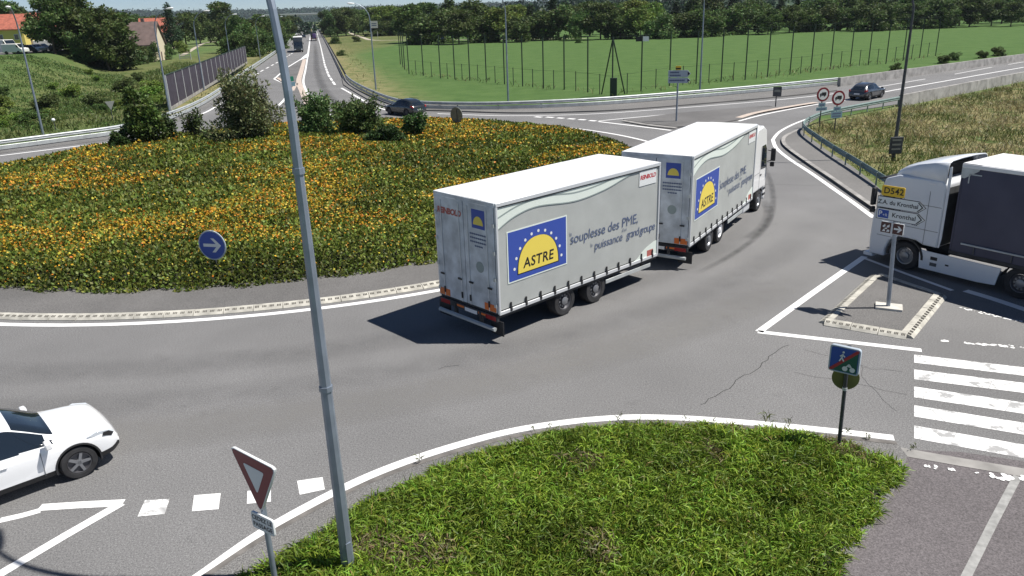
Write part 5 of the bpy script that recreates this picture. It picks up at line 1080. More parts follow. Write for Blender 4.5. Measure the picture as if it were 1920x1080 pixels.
# shrubs on the island
def shrub(label, px, size, base, seed, leaf=.16, n=3500, stems=0, name='shrub', asp=.6, lobes=9, group=None):
    B = G(*px, .75); B.z = float(bed_h(np.array(B.x), np.array(B.y)))-.05; root = thing(name, label, 'shrub', B, 0, group); rng = random.Random(seed); w_, h_ = size; cl = []
    for i in range(lobes):
        a = rng.uniform(0, 6.28); t = (i+.5)/lobes; rr_ = w_*.32*math.sqrt(rng.random())*(1-.45*t); zz = h_*(.16+.68*t); cl.append(((rr_*math.cos(a)*1.2, rr_*math.sin(a)*.8, zz), (w_*rng.uniform(.17, .27)*(1.1-.45*t), w_*rng.uniform(.16, .24)*(1.1-.45*t), h_*rng.uniform(.13, .2))))
    for i in range(stems):
        a = rng.uniform(0, 6.28); x, y = math.cos(a)*w_*.42*rng.random(), math.sin(a)*w_*.3*rng.random(); top = h_*rng.uniform(.85, 1.12)
        for k in range(5): cl.append(((x*(.6+.12*k), y*(.6+.12*k), top*(.45+.14*k)), (.10+.03*(4-k), .10+.03*(4-k), h_*.10)))
    o = bpy.data.objects.new('foliage', foliage('foliage', cl, n, leaf, base, seed, asp=asp)); COL.objects.link(o); o.parent = root
    mb = MB()
    for i in range(5): a = rng.uniform(0, 6.28); mb.tube([(0, 0, 0), (math.cos(a)*w_*.1, math.sin(a)*w_*.1, h_*.4), (math.cos(a)*w_*.25, math.sin(a)*w_*.25, h_*.85)], [.035, .025, .01], 5)
    mb.build('stems', 'bark', root)
shrub('tall dense dark-leaved shrub at the back of the flower bed, facing the left guard rail', (272, 270), (2.9, 3.9), (.08, .165, .04), 1, .24, 8000, lobes=16)
shrub('small dark shrub at the foot of the tall dense shrub', (222, 276), (1.5, 1.0), (.045, .1, .025), 2, .18, 1800)
shrub('sparse upright shrub with bare stems showing the road behind', (318, 262), (1.6, 1.7), (.05, .10, .03), 3, .17, 1300, 6, lobes=5)
shrub('sparse twiggy shrub between the tall and the broad shrub', (368, 258), (2.0, 1.7), (.05, .10, .03), 4, .17, 1500, 6, lobes=5)
shrub('broad silvery-green shrub with many upright shoots in the flower bed', (468, 262), (5.6, 4.0), (.15, .21, .09), 5, .24, 15000, 34, lobes=18, asp=.4)
shrub('dark shrub with feathery shoots beside the lamp pole line in the bed', (600, 252), (3.8, 2.4), (.095, .17, .055), 6, .22, 8000, 16, lobes=12, asp=.45)
shrub('low wide dark shrub with pointed shoots in the middle of the bed', (672, 256), (4.6, 2.2), (.09, .16, .05), 7, .22, 9000, 18, lobes=14, asp=.45)
shrub('small rounded shrub among the orange flowers', (778, 262), (2.0, 1.5), (.07, .14, .04), 8, .18, 2600, 3, lobes=7)
shrub('low dark-green shrub at the foot of the feathery ones', (725, 272), (2.8, 1.1), (.05, .1, .03), 9, .18, 3000, 2, lobes=8)

# low leafy ground cover in the foreground
FG = [G(*p) for p in ((455, 1095), (520, 1062), (560, 1035), (640, 975), (700, 938), (800, 893), (900, 856), (1000, 828), (1060, 814), (1170, 803), (1300, 803), (1430, 814), (1530, 824), (1620, 853), (1696, 872), (1682, 915), (1640, 972), (1600, 1030), (1550, 1100), (1500, 1180))]+[Vector((1.5, 7.6, 0)), Vector((-4.6, 7.6, 0))]
def foreground():
    rng = np.random.default_rng(11); n = 150000; xs = [p.x for p in FG]; ys = [p.y for p in FG]; x = rng.uniform(min(xs), max(xs), n); y = rng.uniform(min(ys), max(ys), n)
    jx = x+.16*(vnoise(x, y, .35, 4)-.5)*2; jy = y+.16*(vnoise(x, y, .35, 7)-.5)*2; ins = in_poly(jx, jy, FG); x, y = x[ins], y[ins]; k = len(x)
    # height falls off to the border
    e = np.full(k, 9.)
    for a, b in zip(FG, FG[1:]+FG[:1]):
        dx, dy = b.x-a.x, b.y-a.y; t = np.clip(((x-a.x)*dx+(y-a.y)*dy)/(dx*dx+dy*dy+1e-9), 0, 1); e = np.minimum(e, np.hypot(x-a.x-t*dx, y-a.y-t*dy))
    hgt = .07+.26*smooth(0, .7, e)+.20*(vnoise(x, y, .8, 21)-.5)*smooth(0, .5, e)+.10*(vnoise(x, y, .33, 22)-.5)*smooth(0, .4, e)
    z = .05+hgt*(1-rng.random(k)**2*.85)
    P = np.stack([x, y, np.maximum(z-.06, .05)], 1); D = rng.normal(size=(k, 3)); clump = vnoise(x, y, .4, 31)*6.28; D[:, 0] += .5*np.cos(clump*2); D[:, 1] += .5*np.sin(clump*2); D[:, 2] = np.abs(D[:, 2])*.7+.35
    ln = .12+.15*rng.random(k); V = blades(P, D, ln, .017+.010*rng.random(k), rng)
    patch = vnoise(x, y, .9, 41); dark = vnoise(x, y, .38, 42); c = vary(k, (.17, .30, .036), rng, .28, .35)*(.36+.5*patch+.5*dark)[:, None]
    dry = (vnoise(x, y, 1.3, 51) > .80) & (rng.random(k) < .5); c[dry] = vary(dry.sum(), (.20, .17, .09), rng, .25); sp_ = rng.random(k) < .02; c[sp_] = vary(sp_.sum(), (.28, .22, .08), rng, .2)
    o = bpy.data.objects.new('ground_cover', quads_mesh('ground_cover', V, np.concatenate([c, c]), 'grass')); COL.objects.link(o); tag(o, 'bright green low leafy ground cover filling the verge beside the cycle path', 'ground cover', kind='stuff')
    xs2 = np.linspace(min(xs), max(xs), 90); ys2 = np.linspace(min(ys), max(ys), 60); mb = MB(); X, Y = np.meshgrid(xs2, ys2); I = in_poly(X, Y, [Vector((p.x*.985, p.y*.99+.1, 0)) for p in FG]); Z = .10+.12*(vnoise(X, Y, .8, 21)-.3)*I; vs = np.stack([X, Y, np.where(I, Z, .0)], -1).reshape(-1, 3)
    fs = [(j*90+i, j*90+i+1, (j+1)*90+i+1, (j+1)*90+i) for j in range(59) for i in range(89) if I[j, i] and I[j, i+1] and I[j+1, i] and I[j+1, i+1]]; mb.add(vs.tolist(), fs); so = mb.build('planting_soil', 'soil'); tag(so, kind='structure')
foreground()
def weed(px, h, seed, label='thin weed growing at the edge of the verge kerb', dry=False):
    rng = np.random.default_rng(seed); B = G(*px, .05); k = 14; P = np.stack([rng.normal(0, .03, k), rng.normal(0, .03, k), rng.random(k)*h*.6], 1); D = rng.normal(size=(k, 3)); D[:, 2] = np.abs(D[:, 2])+.7
    V = blades(P, D, h*.5, .018, rng); c = vary(2*k, (.10, .12, .03) if not dry else (.16, .11, .05), rng, .3); o = bpy.data.objects.new('weed', quads_mesh('weed', V, c, 'grass')); COL.objects.link(o); o.location = B; tag(o, label, 'weed', 'weeds along the verge kerb')
for i, (p, h) in enumerate((((788, 868), .28), ((1000, 806), .14), ((1160, 790), .26), ((1285, 789), .14), ((1436, 796), .45), ((1478, 802), .3), ((1586, 816), .22), ((1626, 822), .2), ((1712, 842), .18))): weed(p, h, i)
for i, (p, h) in enumerate((((1030, 800), .12), ((1338, 792), .14))): weed(p, h, 30+i)

# tall grass on the banks
def grass_patch(name, label, poly_px, n, hmin, hmax, cols, seed, wd=.04, z=0., clump=1.2, world=None):
    rng = np.random.default_rng(seed); poly = world or [G(*p) for p in poly_px]; xs = [p.x for p in poly]; ys = [p.y for p in poly]; x = rng.uniform(min(xs), max(xs), n); y = rng.uniform(min(ys), max(ys), n); ins = in_poly(x, y, poly) & (rng.random(n) < .25+.75*smooth(.3, .6, vnoise(x, y, clump, seed))); x, y = x[ins], y[ins]; k = len(x)
    zz = terrain_h(x, y); P = np.stack([x, y, zz], 1); D = rng.normal(size=(k, 3))*.42; D[:, 2] = 1; hn = vnoise(x, y, 2.5, seed+1); h = hmin+(hmax-hmin)*(.35*rng.random(k)+.65*hn); V = blades(P, D, h, wd*(.6+.8*rng.random(k)), rng)
    t = smooth(.35, .65, vnoise(x, y, 3.0, seed+2)*.7+.3*rng.random(k))[:, None]; c = vary(k, cols[0], rng, .2)*(1-t)+vary(k, cols[1], rng, .22)*t
    o = bpy.data.objects.new(name, quads_mesh(name, V, np.concatenate([c, c]), 'grass')); COL.objects.link(o); tag(o, label, 'grass', kind='stuff')
STRAW, OLIVE, GREEN = (.28, .25, .125), (.12, .15, .045), (.085, .14, .035)
grass_patch('dry_grass', 'tall dry straw-coloured grass on the bank below the concrete parapet', ((1512, 243), (1560, 229), (1690, 204), (1800, 182), (1960, 148), (2050, 250), (1960, 330), (1700, 330), (1668, 350), (1640, 338), (1600, 310), (1560, 283), (1530, 262)), 52000, .3, .85, (STRAW, OLIVE), 5, .045)
grass_patch('dry_grass', 'dry yellow grass strip between guard rail and field beside the main road', ((655, 140), (700, 170), (760, 188), (770, 180), (720, 150), (680, 118), (640, 72), (618, 60), (622, 80), (640, 110)), 16000, .3, .8, (STRAW, OLIVE), 6, .07)
grass_patch('fence_grass', 'rough dry grass along the foot of the high field fence', ((745, 118), (770, 142), (946, 160), (1102, 176), (1148, 184), (1305, 160), (1481, 143), (1600, 126), (1760, 108), (1760, 102), (1481, 133), (1305, 150), (1148, 174), (946, 152), (790, 137)), 9000, .3, .9, (STRAW, GREEN), 7, .07)
grass_patch('verge_grass', 'dry grass verge between the noise barrier and the guard rail', ((322, 210), (463, 120), (500, 100), (500, 108), (425, 162), (385, 190), (330, 216)), 9000, .2, .6, (STRAW, OLIVE), 8, .07)
grass_patch('wild_grass', 'tall wild grass and weeds filling the ditch behind the left guard rail', ((-60, 275), (0, 268), (120, 258), (240, 240), (318, 207), (318, 180), (400, 120), (330, 118), (200, 165), (100, 190), (-60, 215)), 42000, .35, 1.1, (OLIVE, GREEN), 9, .09, clump=3)

grass_patch('bank_grass', 'short green grass covering the rounded bank below the car park', None, 90000, .15, .5, ((.14, .20, .06), (.085, .15, .04)), 10, .10, clump=4, world=[Vector(p) for p in ((-125, 86, 0), (-60, 84, 0), (-46, 96, 0), (-60, 128, 0), (-72, 150, 0), (-88, 141, 0), (-125, 136, 0))])
# ------------------------------------------------------------------ trees
def trunk_mesh(h, r, seed):
    rng = random.Random(seed); mb = MB(); mb.tube([(0, 0, -.3), (.1*rng.uniform(-1, 1), .1, h*.3), (.25*rng.uniform(-1, 1), .2*rng.uniform(-1, 1), h*.62)], [r, r*.75, r*.4], 7)
    for i in range(6): a = rng.uniform(0, 6.28); z0 = h*rng.uniform(.25, .5); l_ = h*rng.uniform(.18, .3); mb.tube([(0, 0, z0), (math.cos(a)*l_*.5, math.sin(a)*l_*.5, z0+l_*.45), (math.cos(a)*l_, math.sin(a)*l_, z0+l_*1.0)], [r*.45, r*.28, r*.1], 5)
    return mb.mesh('trunk', 'bark', True)
def tree_mesh(seed, kind):
    """unit trees: 12 m tall"""
    rng = random.Random(seed); cl = []
    if kind == 'round':
        for i in range(26):
            a = rng.uniform(0, 6.28); t = rng.random(); rr_ = 3.9*math.sqrt(rng.random())*math.sin(math.pi*(.18+.72*t)); cl.append(((rr_*math.cos(a), rr_*math.sin(a), 2.0+8.8*t), (rng.uniform(1.0, 1.8), rng.uniform(1.0, 1.8), rng.uniform(.8, 1.4))))
        return foliage('crown', cl, 5200, .55, (.070, .128, .034), seed)
    if kind == 'tall':
        for i in range(24):
            a = rng.uniform(0, 6.28); t = rng.random(); rr_ = 2.4*math.sqrt(rng.random())*(1.05-.6*t); cl.append(((rr_*math.cos(a), rr_*math.sin(a), 1.5+9.8*t), (rng.uniform(.8, 1.4), rng.uniform(.8, 1.4), rng.uniform(.9, 1.5))))
        return foliage('crown', cl, 4600, .5, (.064, .120, .036), seed)
    if kind == 'conifer':
        for i in range(34):
            a = rng.uniform(0, 6.28); t = i/34.; rr_ = 2.6*(1-t)*rng.uniform(.4, 1); cl.append(((rr_*math.cos(a), rr_*math.sin(a), 1.2+10.4*t), (.5+1.1*(1-t), .5+1.1*(1-t), .5)))
        return foliage('crown', cl, 4200, .42, (.028, .062, .026), seed, up=-.2)
    for i in range(16):
        a = rng.uniform(0, 6.28); t = rng.random(); rr_ = 5.0*math.sqrt(rng.random())*(1-.35*t); cl.append(((rr_*math.cos(a), rr_*math.sin(a), .8+9.0*t), (rng.uniform(1.4, 2.4), rng.uniform(1.4, 2.4), rng.uniform(1.4, 2.4))))
    return foliage('crown', cl, 3600, .8, (.072, .130, .036), seed)
TREES = {k: [tree_mesh(s_+i*17, k) for i in range(3 if k != 'conifer' else 2)] for k, s_ in (('round', 100), ('tall', 200), ('conifer', 300), ('bush', 400))}
def light_variant(me, f):
    m2 = me.copy(); a = m2.color_attributes['Col']; n = len(a.data); c = np.empty(n*4, np.float32); a.data.foreach_get('color', c); c = c.reshape(-1, 4); c[:, :3] *= np.array(f); a.data.foreach_set('color', c.reshape(-1)); return m2
TREES['light'] = [light_variant(TREES['round'][0], (1.9, 1.75, 1.3)), light_variant(TREES['round'][1], (1.7, 1.6, 1.2))]; TREES['lightbush'] = [light_variant(TREES['bush'][0], (1.9, 1.8, 1.2))]
TRUNKS = [trunk_mesh(12, .28, i) for i in range(3)]
def tree(kind, pos, h, label, group, wide=1., seed=0, name='tree', cat='tree'):
    r = random.Random(seed*13+int(pos.x*7)+int(pos.y)); root = thing(name, label, cat, pos, 0, group); s = h/12.; me = r.choice(TREES[kind])
    link_mesh('trunk', TRUNKS[seed % 3], root, (0, 0, 0), r.uniform(0, 6.28), (s, s, s)); c = link_mesh('crown', me, root, (0, 0, -.13*h if cat in ('bush', 'shrub') else (-.06*h if kind == 'bush' else 0)), r.uniform(0, 6.28), (s*wide, s*wide, s)); return root
def tree_px(kind, x, base_y, top_y, label, group, wide=1., dist=None, seed=0, z=None, **k):
    if dist is None: B = G(x, base_y, 0)
    else: q = ray_at(x, base_y, dist); B = Vector((q.x, dist, 0))
    B.z = float(terrain_h(np.array(B.x), np.array(B.y)))
    t = ray_at(x, top_y, B.y); return tree(kind, B, max(1.2, t.z-B.z), label, group, wide, seed, **k)
W1, g1 = 'dense dark green tree in the grove beyond the grass bank', 'grove beyond the grass bank'
for i, (x, by, ty, kd, wd_) in enumerate(((108, 122, -12, 'round', 1.0), (140, 120, -22, 'round', 1.0), (172, 121, -20, 'tall', 1.5), (203, 122, 5, 'round', 1.0), (232, 119, 25, 'tall', 1.6), (128, 130, 55, 'bush', 1.1), (160, 128, 52, 'bush', 1.0), (192, 128, 50, 'bush', 1.0))): tree_px(kd, x, by, ty, W1, g1, wd_*1.1, dist=158+(i*5) % 14, seed=i)
for i, (x, by, ty) in enumerate(((222, 124, 72), (245, 122, 76), (268, 120, 78), (290, 116, 74), (305, 112, 70))): tree_px('bush', x, by, ty, 'dark leafy bush in the hedge before the brown-roofed barn', 'hedge before the barn', .85, seed=i, name='bush', cat='bush')
for i, (x, by, ty, kd) in enumerate(((30, 78, -2, 'round'), (48, 78, 8, 'round'), (12, 76, 5, 'tall'), (66, 78, 30, 'round'), (70, 84, 55, 'bush'), (88, 86, 50, 'bush'))): tree_px(kd, x, by, ty, 'garden tree among the houses behind the car park', 'garden trees behind the car park', 1., dist=230+i*6, seed=i)
tree_px('conifer', 326, 92, 4, 'dark pointed conifer behind the footpath hedge', None, 1.1, seed=1)
tree_px('lightbush', 340, 99, 74, 'light green rounded hedge bush beside the footpath', None, 1.3, seed=2, name='bush', cat='bush'); tree_px('bush', 316, 103, 76, 'dark green bush beside the footpath gate', None, 1.2, seed=3, name='bush', cat='bush')
for i, (x, by, ty, kd, wd_) in enumerate(((350, 88, 18, 'round', 1.2), (376, 82, 22, 'round', 1.2), (395, 80, 24, 'tall', 1.5), (302, 88, 26, 'round', 1.2), (282, 86, 28, 'round', 1.1), (262, 84, 24, 'round', 1.1))): tree_px(kd, x, by, ty, 'dark tree in the belt behind the footpath', 'tree belt behind the footpath', wd_, seed=i)
tree_px('round', 421, 84, 0, 'tallest broad round tree beside the wood, above the footpath', None, 1.15, seed=8)
W2, g2 = 'leafy tree in the wood along the left of the main road', 'wood along the main road'
for i, (x, by, ty, wd_) in enumerate(((432, 98, 32, 1.2), (450, 102, 30, 1.1), (466, 100, 28, 1.1), (480, 98, 30, 1.1), (494, 94, 28, 1.1), (506, 92, 30, 1.1), (516, 88, 30, 1.1), (525, 82, 29, 1.1), (534, 76, 29, 1.2), (541, 70, 30, 1.2), (548, 64, 30, 1.2), (553, 60, 31, 1.3), (558, 56, 31, 1.3), (442, 106, 55, 1.3), (470, 106, 58, 1.3), (500, 100, 54, 1.3), (522, 92, 52, 1.3))): tree_px(('round', 'tall', 'bush')[i % 3] if i < 13 else 'bush', x, by, ty, W2, g2, wd_, seed=i)
W3, g3 = 'dark tree in the clump beyond the gravel path', 'clump beyond the gravel path'
for i, (x, by, ty, kd) in enumerate(((618, 56, 20, 'tall'), (632, 56, 14, 'round'), (648, 54, 12, 'round'), (664, 53, 14, 'round'), (680, 52, 16, 'round'), (624, 58, 34, 'bush'), (610, 52, 22, 'tall'), (697, 52, 12, 'round'), (745, 50, 8, 'round'), (766, 52, 10, 'tall'), (640, 58, 38, 'bush'))): tree_px(kd, x, by, ty, W3, g3, 1.35, dist=400+7*i, seed=i)
for i, (x, ty) in enumerate(((712, 10), (728, 6), (742, 14))): tree_px('light', x, 52, ty, 'light yellow-green tree beyond the notice board', 'light trees beyond the notice board', 1.3, dist=395+5*i, seed=i)
for i, x in enumerate((702, 716, 730, 744, 756)): tree_px('bush', x, 54, 36, 'dark hedge tree along the far edge of the green field', 'far hedge of the field', 1.6, dist=385, seed=i)
rngt = random.Random(77)
KN = dict(round=('broad dark tree of the wooded edge behind the green field', 'broad trees behind the field'), tall=('slim dark tree of the wooded edge behind the green field', 'slim trees behind the field'), bush=('low dense thicket tree at the far edge of the green field', 'thicket at the far edge of the field'), conifer=('dark pointed conifer of the wooded edge behind the green field', 'conifers behind the field'), light=('pale green tree of the wooded edge behind the green field', 'pale trees behind the field'))
for i in range(64):
    x = 770+i*19+rngt.uniform(-7, 7); front = i % 2; d = rngt.uniform(236, 256) if front else rngt.uniform(262, 300); hy = 43.5-.0330*x; ty = (rngt.uniform(12, 36) if front else rngt.uniform(-2, 16))-(x-770)*.030; kd = rngt.choice(('bush', 'round', 'bush') if front else ('round', 'round', 'tall', 'conifer'))
    if i in (9, 10, 22, 23, 24): kd = 'light'
    tree_px(kd, x, 60, ty, KN[kd][0], KN[kd][1], 1.5, dist=d, seed=i)
for i, (x, by, ty) in enumerate(((628, 82, 66), (640, 104, 92), (668, 78, 66), (1680, 132, 118), (1770, 118, 100), (1790, 112, 96), (1840, 108, 92), (1870, 104, 86), (898, 78, 68), (1085, 80, 70), (790, 60, 50))): tree_px('bush', x, by, ty, 'low bush at the border of the green field', 'bushes round the field', 1.7, seed=i, name='bush', cat='bush')

rb2 = random.Random(5)
for i in range(22):
    x = rb2.uniform(-10, 300); y = rb2.uniform(165, 238)-.12*x*(1 if x > 150 else .4); h = rb2.uniform(12, 30); kd = 'lightbush' if i % 3 else 'bush'
    tree_px(kd, x, y, y-h, 'yellow-green weedy shrub among the tall grass of the ditch' if i % 3 else 'dark weedy shrub among the tall grass of the ditch', 'light ditch shrubs' if i % 3 else 'dark ditch shrubs', 1.7, seed=i, name='ditch_shrub', cat='shrub')
# far hills with forest
def hills():
    mb = MB(); nx = 240; xs = np.linspace(-3800, 3800, nx)
    def ridge(y0, hf, depth=900):
        secs = []
        for k in range(9):
            t = k/8; secs.append([(x*(1+.1*t), y0+depth*t, -2+hf(x)*math.sin(t*math.pi/2)) for x in xs])
        mb.loft(secs)
    ridge(2600, lambda x: 42+26*float(vnoise(np.array(x), np.array(0.), 900, 3))+9*float(vnoise(np.array(x), np.array(0.), 60, 5))+5*float(vnoise(np.array(x), np.array(0.), 18, 6)))
    o = mb.build('hills', 'hill', None, False); tag(o, kind='structure')
    mb2 = MB(); secs = []
    for k in range(10):
        t = k/9; secs.append([(x, 470+360*t, -1.2+(62*float(smooth(-110, 380, x))+4*float(vnoise(np.array(x), np.array(k*1.), 30, 8)))*t) for x in np.linspace(-160, 1300, 120)])
    mb2.loft(secs); o = mb2.build('wooded_hill', 'hill'); tag(o, kind='structure')
hills()
def far_wood():
    rng = np.random.default_rng(5); n = 1500; x = rng.uniform(-150, 1150, n); t = rng.random(n)**1.2; y = 470+360*t; z = -1.2+62*smooth(-110, 380, x)*t; V = []; C = []
    for i in range(n):
        k = 70; q = rng.normal(size=(k, 3)); q /= np.linalg.norm(q, axis=1, keepdims=True); s = 4+4*rng.random(); P = np.array([x[i], y[i], z[i]+s*.7])+q*np.array([s*.8, s*.8, s])*(.6+.4*rng.random((k, 1))); D = q+rng.normal(size=(k, 3))*.6
        V.append(leaves(P, D, 2.2, 1.7, rng)); b = np.array((.022, .048, .026))*(.7+.8*rng.random()) if rng.random() > .08 else np.array((.08, .14, .045)); C.append(vary(k, b, rng, .25))
    o = bpy.data.objects.new('far_wood', quads_mesh('far_wood', np.concatenate(V), np.concatenate(C), 'leaf_bed')); COL.objects.link(o); tag(o, 'dark forest covering the hillside behind the green field', 'forest', kind='stuff')
    n = 2000; x = rng.uniform(-1900, 500, n); y = rng.uniform(2500, 3300, n); t = (y-2600)/900; V = []; C = []
    for i in range(n):
        hz = -2+(42+26*float(vnoise(x[i], np.array(0.), 900, 3)))*math.sin(max(0, t[i])*math.pi/2); k = 44; q = rng.normal(size=(k, 3)); s = 8+5*rng.random(); P = np.array([x[i], y[i], hz+s*.35])+q*np.array([s*.6, s*.5, s*.32]); V.append(leaves(P, q+rng.normal(size=(k, 3))*.5, 6., 5., rng)); C.append(vary(k, np.array((.035, .075, .045))*(.7+.6*rng.random()), rng, .2))
    o = bpy.data.objects.new('distant_forest', quads_mesh('distant_forest', np.concatenate(V), np.concatenate(C), 'leaf_bed')); COL.objects.link(o); tag(o, 'distant forest on the hills at the end of the main road', 'forest', kind='stuff')
far_wood()

# ------------------------------------------------------------------ paths, houses, car park, bridge
mb = ribbon(px_line([(616, 46), (640, 52), (655, 61), (680, 70), (700, 75), (760, 75), (900, 74), (1100, 72)]), 1.0, 1.0, -.035); o = mb.build('gravel_path', 'gravel'); tag(o, kind='structure')
mb = ribbon(px_line([(340, 104), (355, 96), (370, 87), (382, 81), (400, 78), (430, 75)]), .8, .8, -.03); o = mb.build('footpath', 'gravel'); tag(o, kind='structure')
def house(label, px, dist, size, wall, roof, rz, z0=None):
    q = ray_at(*px, dist); L_, W_, H_, RH = size; z = float(terrain_h(np.array(q.x), np.array(dist))) if z0 is None else z0; root = thing('house', label, 'house', (q.x, dist, z), rz)
    b = MB(); b.prism([(-W_/2, 0), (W_/2, 0), (W_/2, H_), (0, H_+RH*.97), (-W_/2, H_)], lambda a, c, d: (d, a, c), -L_/2, L_/2); wl = b.build('wall', wall, root)
    for sg in (-1, 1):
        r = MB(); r.prism([(sg*(W_/2+.5), H_-.35), (0, H_+RH), (0, H_+RH+.25), (sg*(W_/2+.5), H_-.1)], lambda a, c, d: (d, a, c), -L_/2-.4, L_/2+.4); ro = r.build('roof', roof, root)
    c = MB(); c.box((L_*.2, .3, H_+RH+.3), (.7, .7, 1.4)); c.build('chimney', 'roof_brown', root)
    for sg in (-1, 1):
        for i in range(3):
            x = -L_/2+L_*(i+.5)/3; w_ = MB(); w_.box((x, sg*(W_/2+.02), H_*.55), (1.1, .08, 1.4)); wn = w_.build('window', 'wall_white', root); p = MB(); p.box((x, sg*(W_/2+.05), H_*.55), (.9, .06, 1.2)); p.build('pane', 'glass', wn)
    d = MB(); d.box((L_/2+.02, 0, 1.05), (.06, 1.0, 2.1)); d.build('door', 'roof_brown', root)
house('yellow house with red roof at the edge of the car park', (14, 68), 215, (11, 9, 4.6, 3.4), 'wall_yellow', 'roof_red', R(12))
house('small house with bright red tiled roof between garden trees', (84, 55), 262, (8, 7, 5.0, 4.0), 'wall_cream', 'roof_red', R(20))
house('long barn with brown tiled roof behind the hedge', (258, 85), 200, (10.5, 9, 4.0, 5.0), 'wall_cream', 'roof_brown', R(8), 0)
house('far red-roofed house behind the dark conifer', (292, 50), 300, (10, 9, 6, 4.5), 'wall_cream', 'roof_red', R(15), 0)
cpz = float(terrain_h(np.array(-105.), np.array(160.)))
cpk = slab([Vector((-150, 141, 0)), Vector((-96, 146, 0)), Vector((-92, 175, 0)), Vector((-150, 190, 0))], cpz+.03, cpz-.2).build('car_park', 'asphalt_shoulder'); tag(cpk, kind='structure')
def simple_vehicle(name, label, pos, rz, L_, W_, H_, mat, cat='car', group=None, box=False):
    root = thing(name, label, cat, pos, rz, group); b = MB(); h = L_/2
    prof = [(-h, .3), (-h, H_*.62), (-h*.85, H_*.68), (-h*.62, H_*.98), (h*.12, H_), (h*.45, H_*.68), (h*.92, H_*.58), (h, .42), (h*.95, .28)] if not box else [(-h, .35), (-h, H_*.97), (-h+.1, H_), (h*.5, H_), (h*.78, H_*.62), (h, H_*.5), (h, .35)]
    b.prism(prof, lambda a, c, d: (a, d, c), -W_/2, W_/2); b.build('body', mat, root, bevel=.1)
    for sg in (-1, 1):
        g = MB(); g.prism([(-h*.6, H_*.68), (-h*.52, H_*.92), (h*.08, H_*.93), (h*.36, H_*.68)] if not box else [(h*.48, H_*.65), (h*.48, H_*.9), (h*.56, H_*.9), (h*.72, H_*.65)], lambda a, c, d: (a, sg*(W_/2+d), c), -.02, .012); g.build('side_window', 'glass', root)
        for x in (-h*.6, h*.6): t = MB(); t.lathe_y([(.001, -.1), (.3, -.1), (.32, -.06), (.32, .06), (.3, .1), (.001, .1)], 14, (x, sg*(W_/2-.08), .32)); t.build('wheel', 'rubber', root)
    ws = MB(); ws.prism([(h*.15, H_*.98), (h*.45, H_*.70), (h*.48, H_*.70), (h*.18, H_*.99)] if not box else [(h*.52, H_*.95), (h*.78, H_*.63), (h*.81, H_*.64), (h*.55, H_*.97)], lambda a, c, d: (a+.02, d, c), -W_/2+.15, W_/2-.15); ws.build('windscreen', 'glass', root); return root
for i, (x, y, dd, mt, lb, sz, bx2) in enumerate(((10, 92, 158, 'camper', 'white camper van parked at the edge of the car park', (5.6, 2.1, 2.6), True), (30, 96, 153, 'camper', 'low cream trailer caravan parked beside the camper van', (4.2, 2.0, 1.9), True), (17, 84, 172, 'dark_car', 'dark car parked behind the camper van', (4.3, 1.8, 1.5), False), (52, 92, 160, 'grey_car', 'grey car parked beside the bank lamp', (4.3, 1.8, 1.5), False), (65, 93, 161, 'white_car', 'white car parked beyond the bank lamp', (4.2, 1.8, 1.5), False), (78, 90, 166, 'rim', 'silver car parked near the grove', (4.2, 1.8, 1.5), False), (90, 84, 172, 'camper', 'pale van parked at the end of the car park', (5.0, 1.9, 2.1), True))):
    q = ray_at(x, y, dd); simple_vehicle('parked_van' if bx2 else 'parked_car', lb, (q.x, dd, cpz+.03), R(-25+17*i % 60), *sz, mt, 'van' if bx2 else 'car', None, bx2)
# little fence along the car park
fp = [Vector((-150, 137, 0)), Vector((-110, 138.5, 0)), Vector((-90, 143, 0))]; fr_ = thing('low_fence', 'low pale rail fence along the edge of the car park', 'fence', fp[0])
pm_ = MB(); pm_.box((0, 0, .45), (.08, .08, .95)); pme_ = pm_.mesh('post', 'post_white')
for p in resample(fp, 2.5): link_mesh('post', pme_, fr_, (p.x-fp[0].x, p.y-fp[0].y, float(terrain_h(np.array(p.x), np.array(p.y)))))
for z in (.45, .85): mb = MB(); mb.tube([(p.x-fp[0].x, p.y-fp[0].y, z+float(terrain_h(np.array(p.x), np.array(p.y)))) for p in resample(fp, 2.5)], .04, 4); mb.build('rail', 'post_white', fr_)
# gate on the footpath
gb = G(348, 112); gt = thing('field_gate', 'pale barred gate across the footpath', 'gate', gb)
for x in (-1.4, 1.4): mb = MB(); mb.box((x, 0, .7), (.14, .14, 1.5)); mb.build('post', 'post_white', gt)
for z in (.4, .8, 1.2): mb = MB(); mb.box((0, 0, z), (2.7, .06, .16)); mb.build('bar', 'post_white', gt)
# overpass
oc = Vector((ray_at(588, 30, 1000).x, 1000, 0)); ov = thing('overpass', 'pale concrete road bridge crossing the far end of the main road', 'bridge', oc, R(4)); dz = ray_at(588, 27, 1000).z
d = MB(); d.box((0, 0, dz), (130, 10, 1.6)); d.build('deck', 'concrete_light', ov)
for sg in (-1, 1): r = MB(); r.box((0, sg*5.1, dz+1.3), (130, .25, 1.0)); r.build('railing', 'lamp_white', ov)
for x in (-45, -20, 20, 45): p = MB(); p.box((x, 0, dz/2-.5), (1.6, 7, dz-.8)); p.build('pier', 'concrete', ov)
# field items
B = G(835, 79); simple_vehicle('parked_car', 'dark vehicle with pale roof parked at the field path', B, R(70), 4.2, 1.8, 1.7, 'dark_car')
B = G(1203, 82, 0); cw = thing('signboard', 'small black and white board fixed to the field fence', 'sign', (P_ := G(1202, 170)).to_tuple()[:2]+(5.2,)); mb = MB(); mb.box((-.35, 0, .25), (.7, .06, .5)); mb.build('dark_half', 'black_ink', cw); mb = MB(); mb.box((.35, 0, .25), (.7, .06, .5)); mb.build('white_half', 'sign_white', cw)

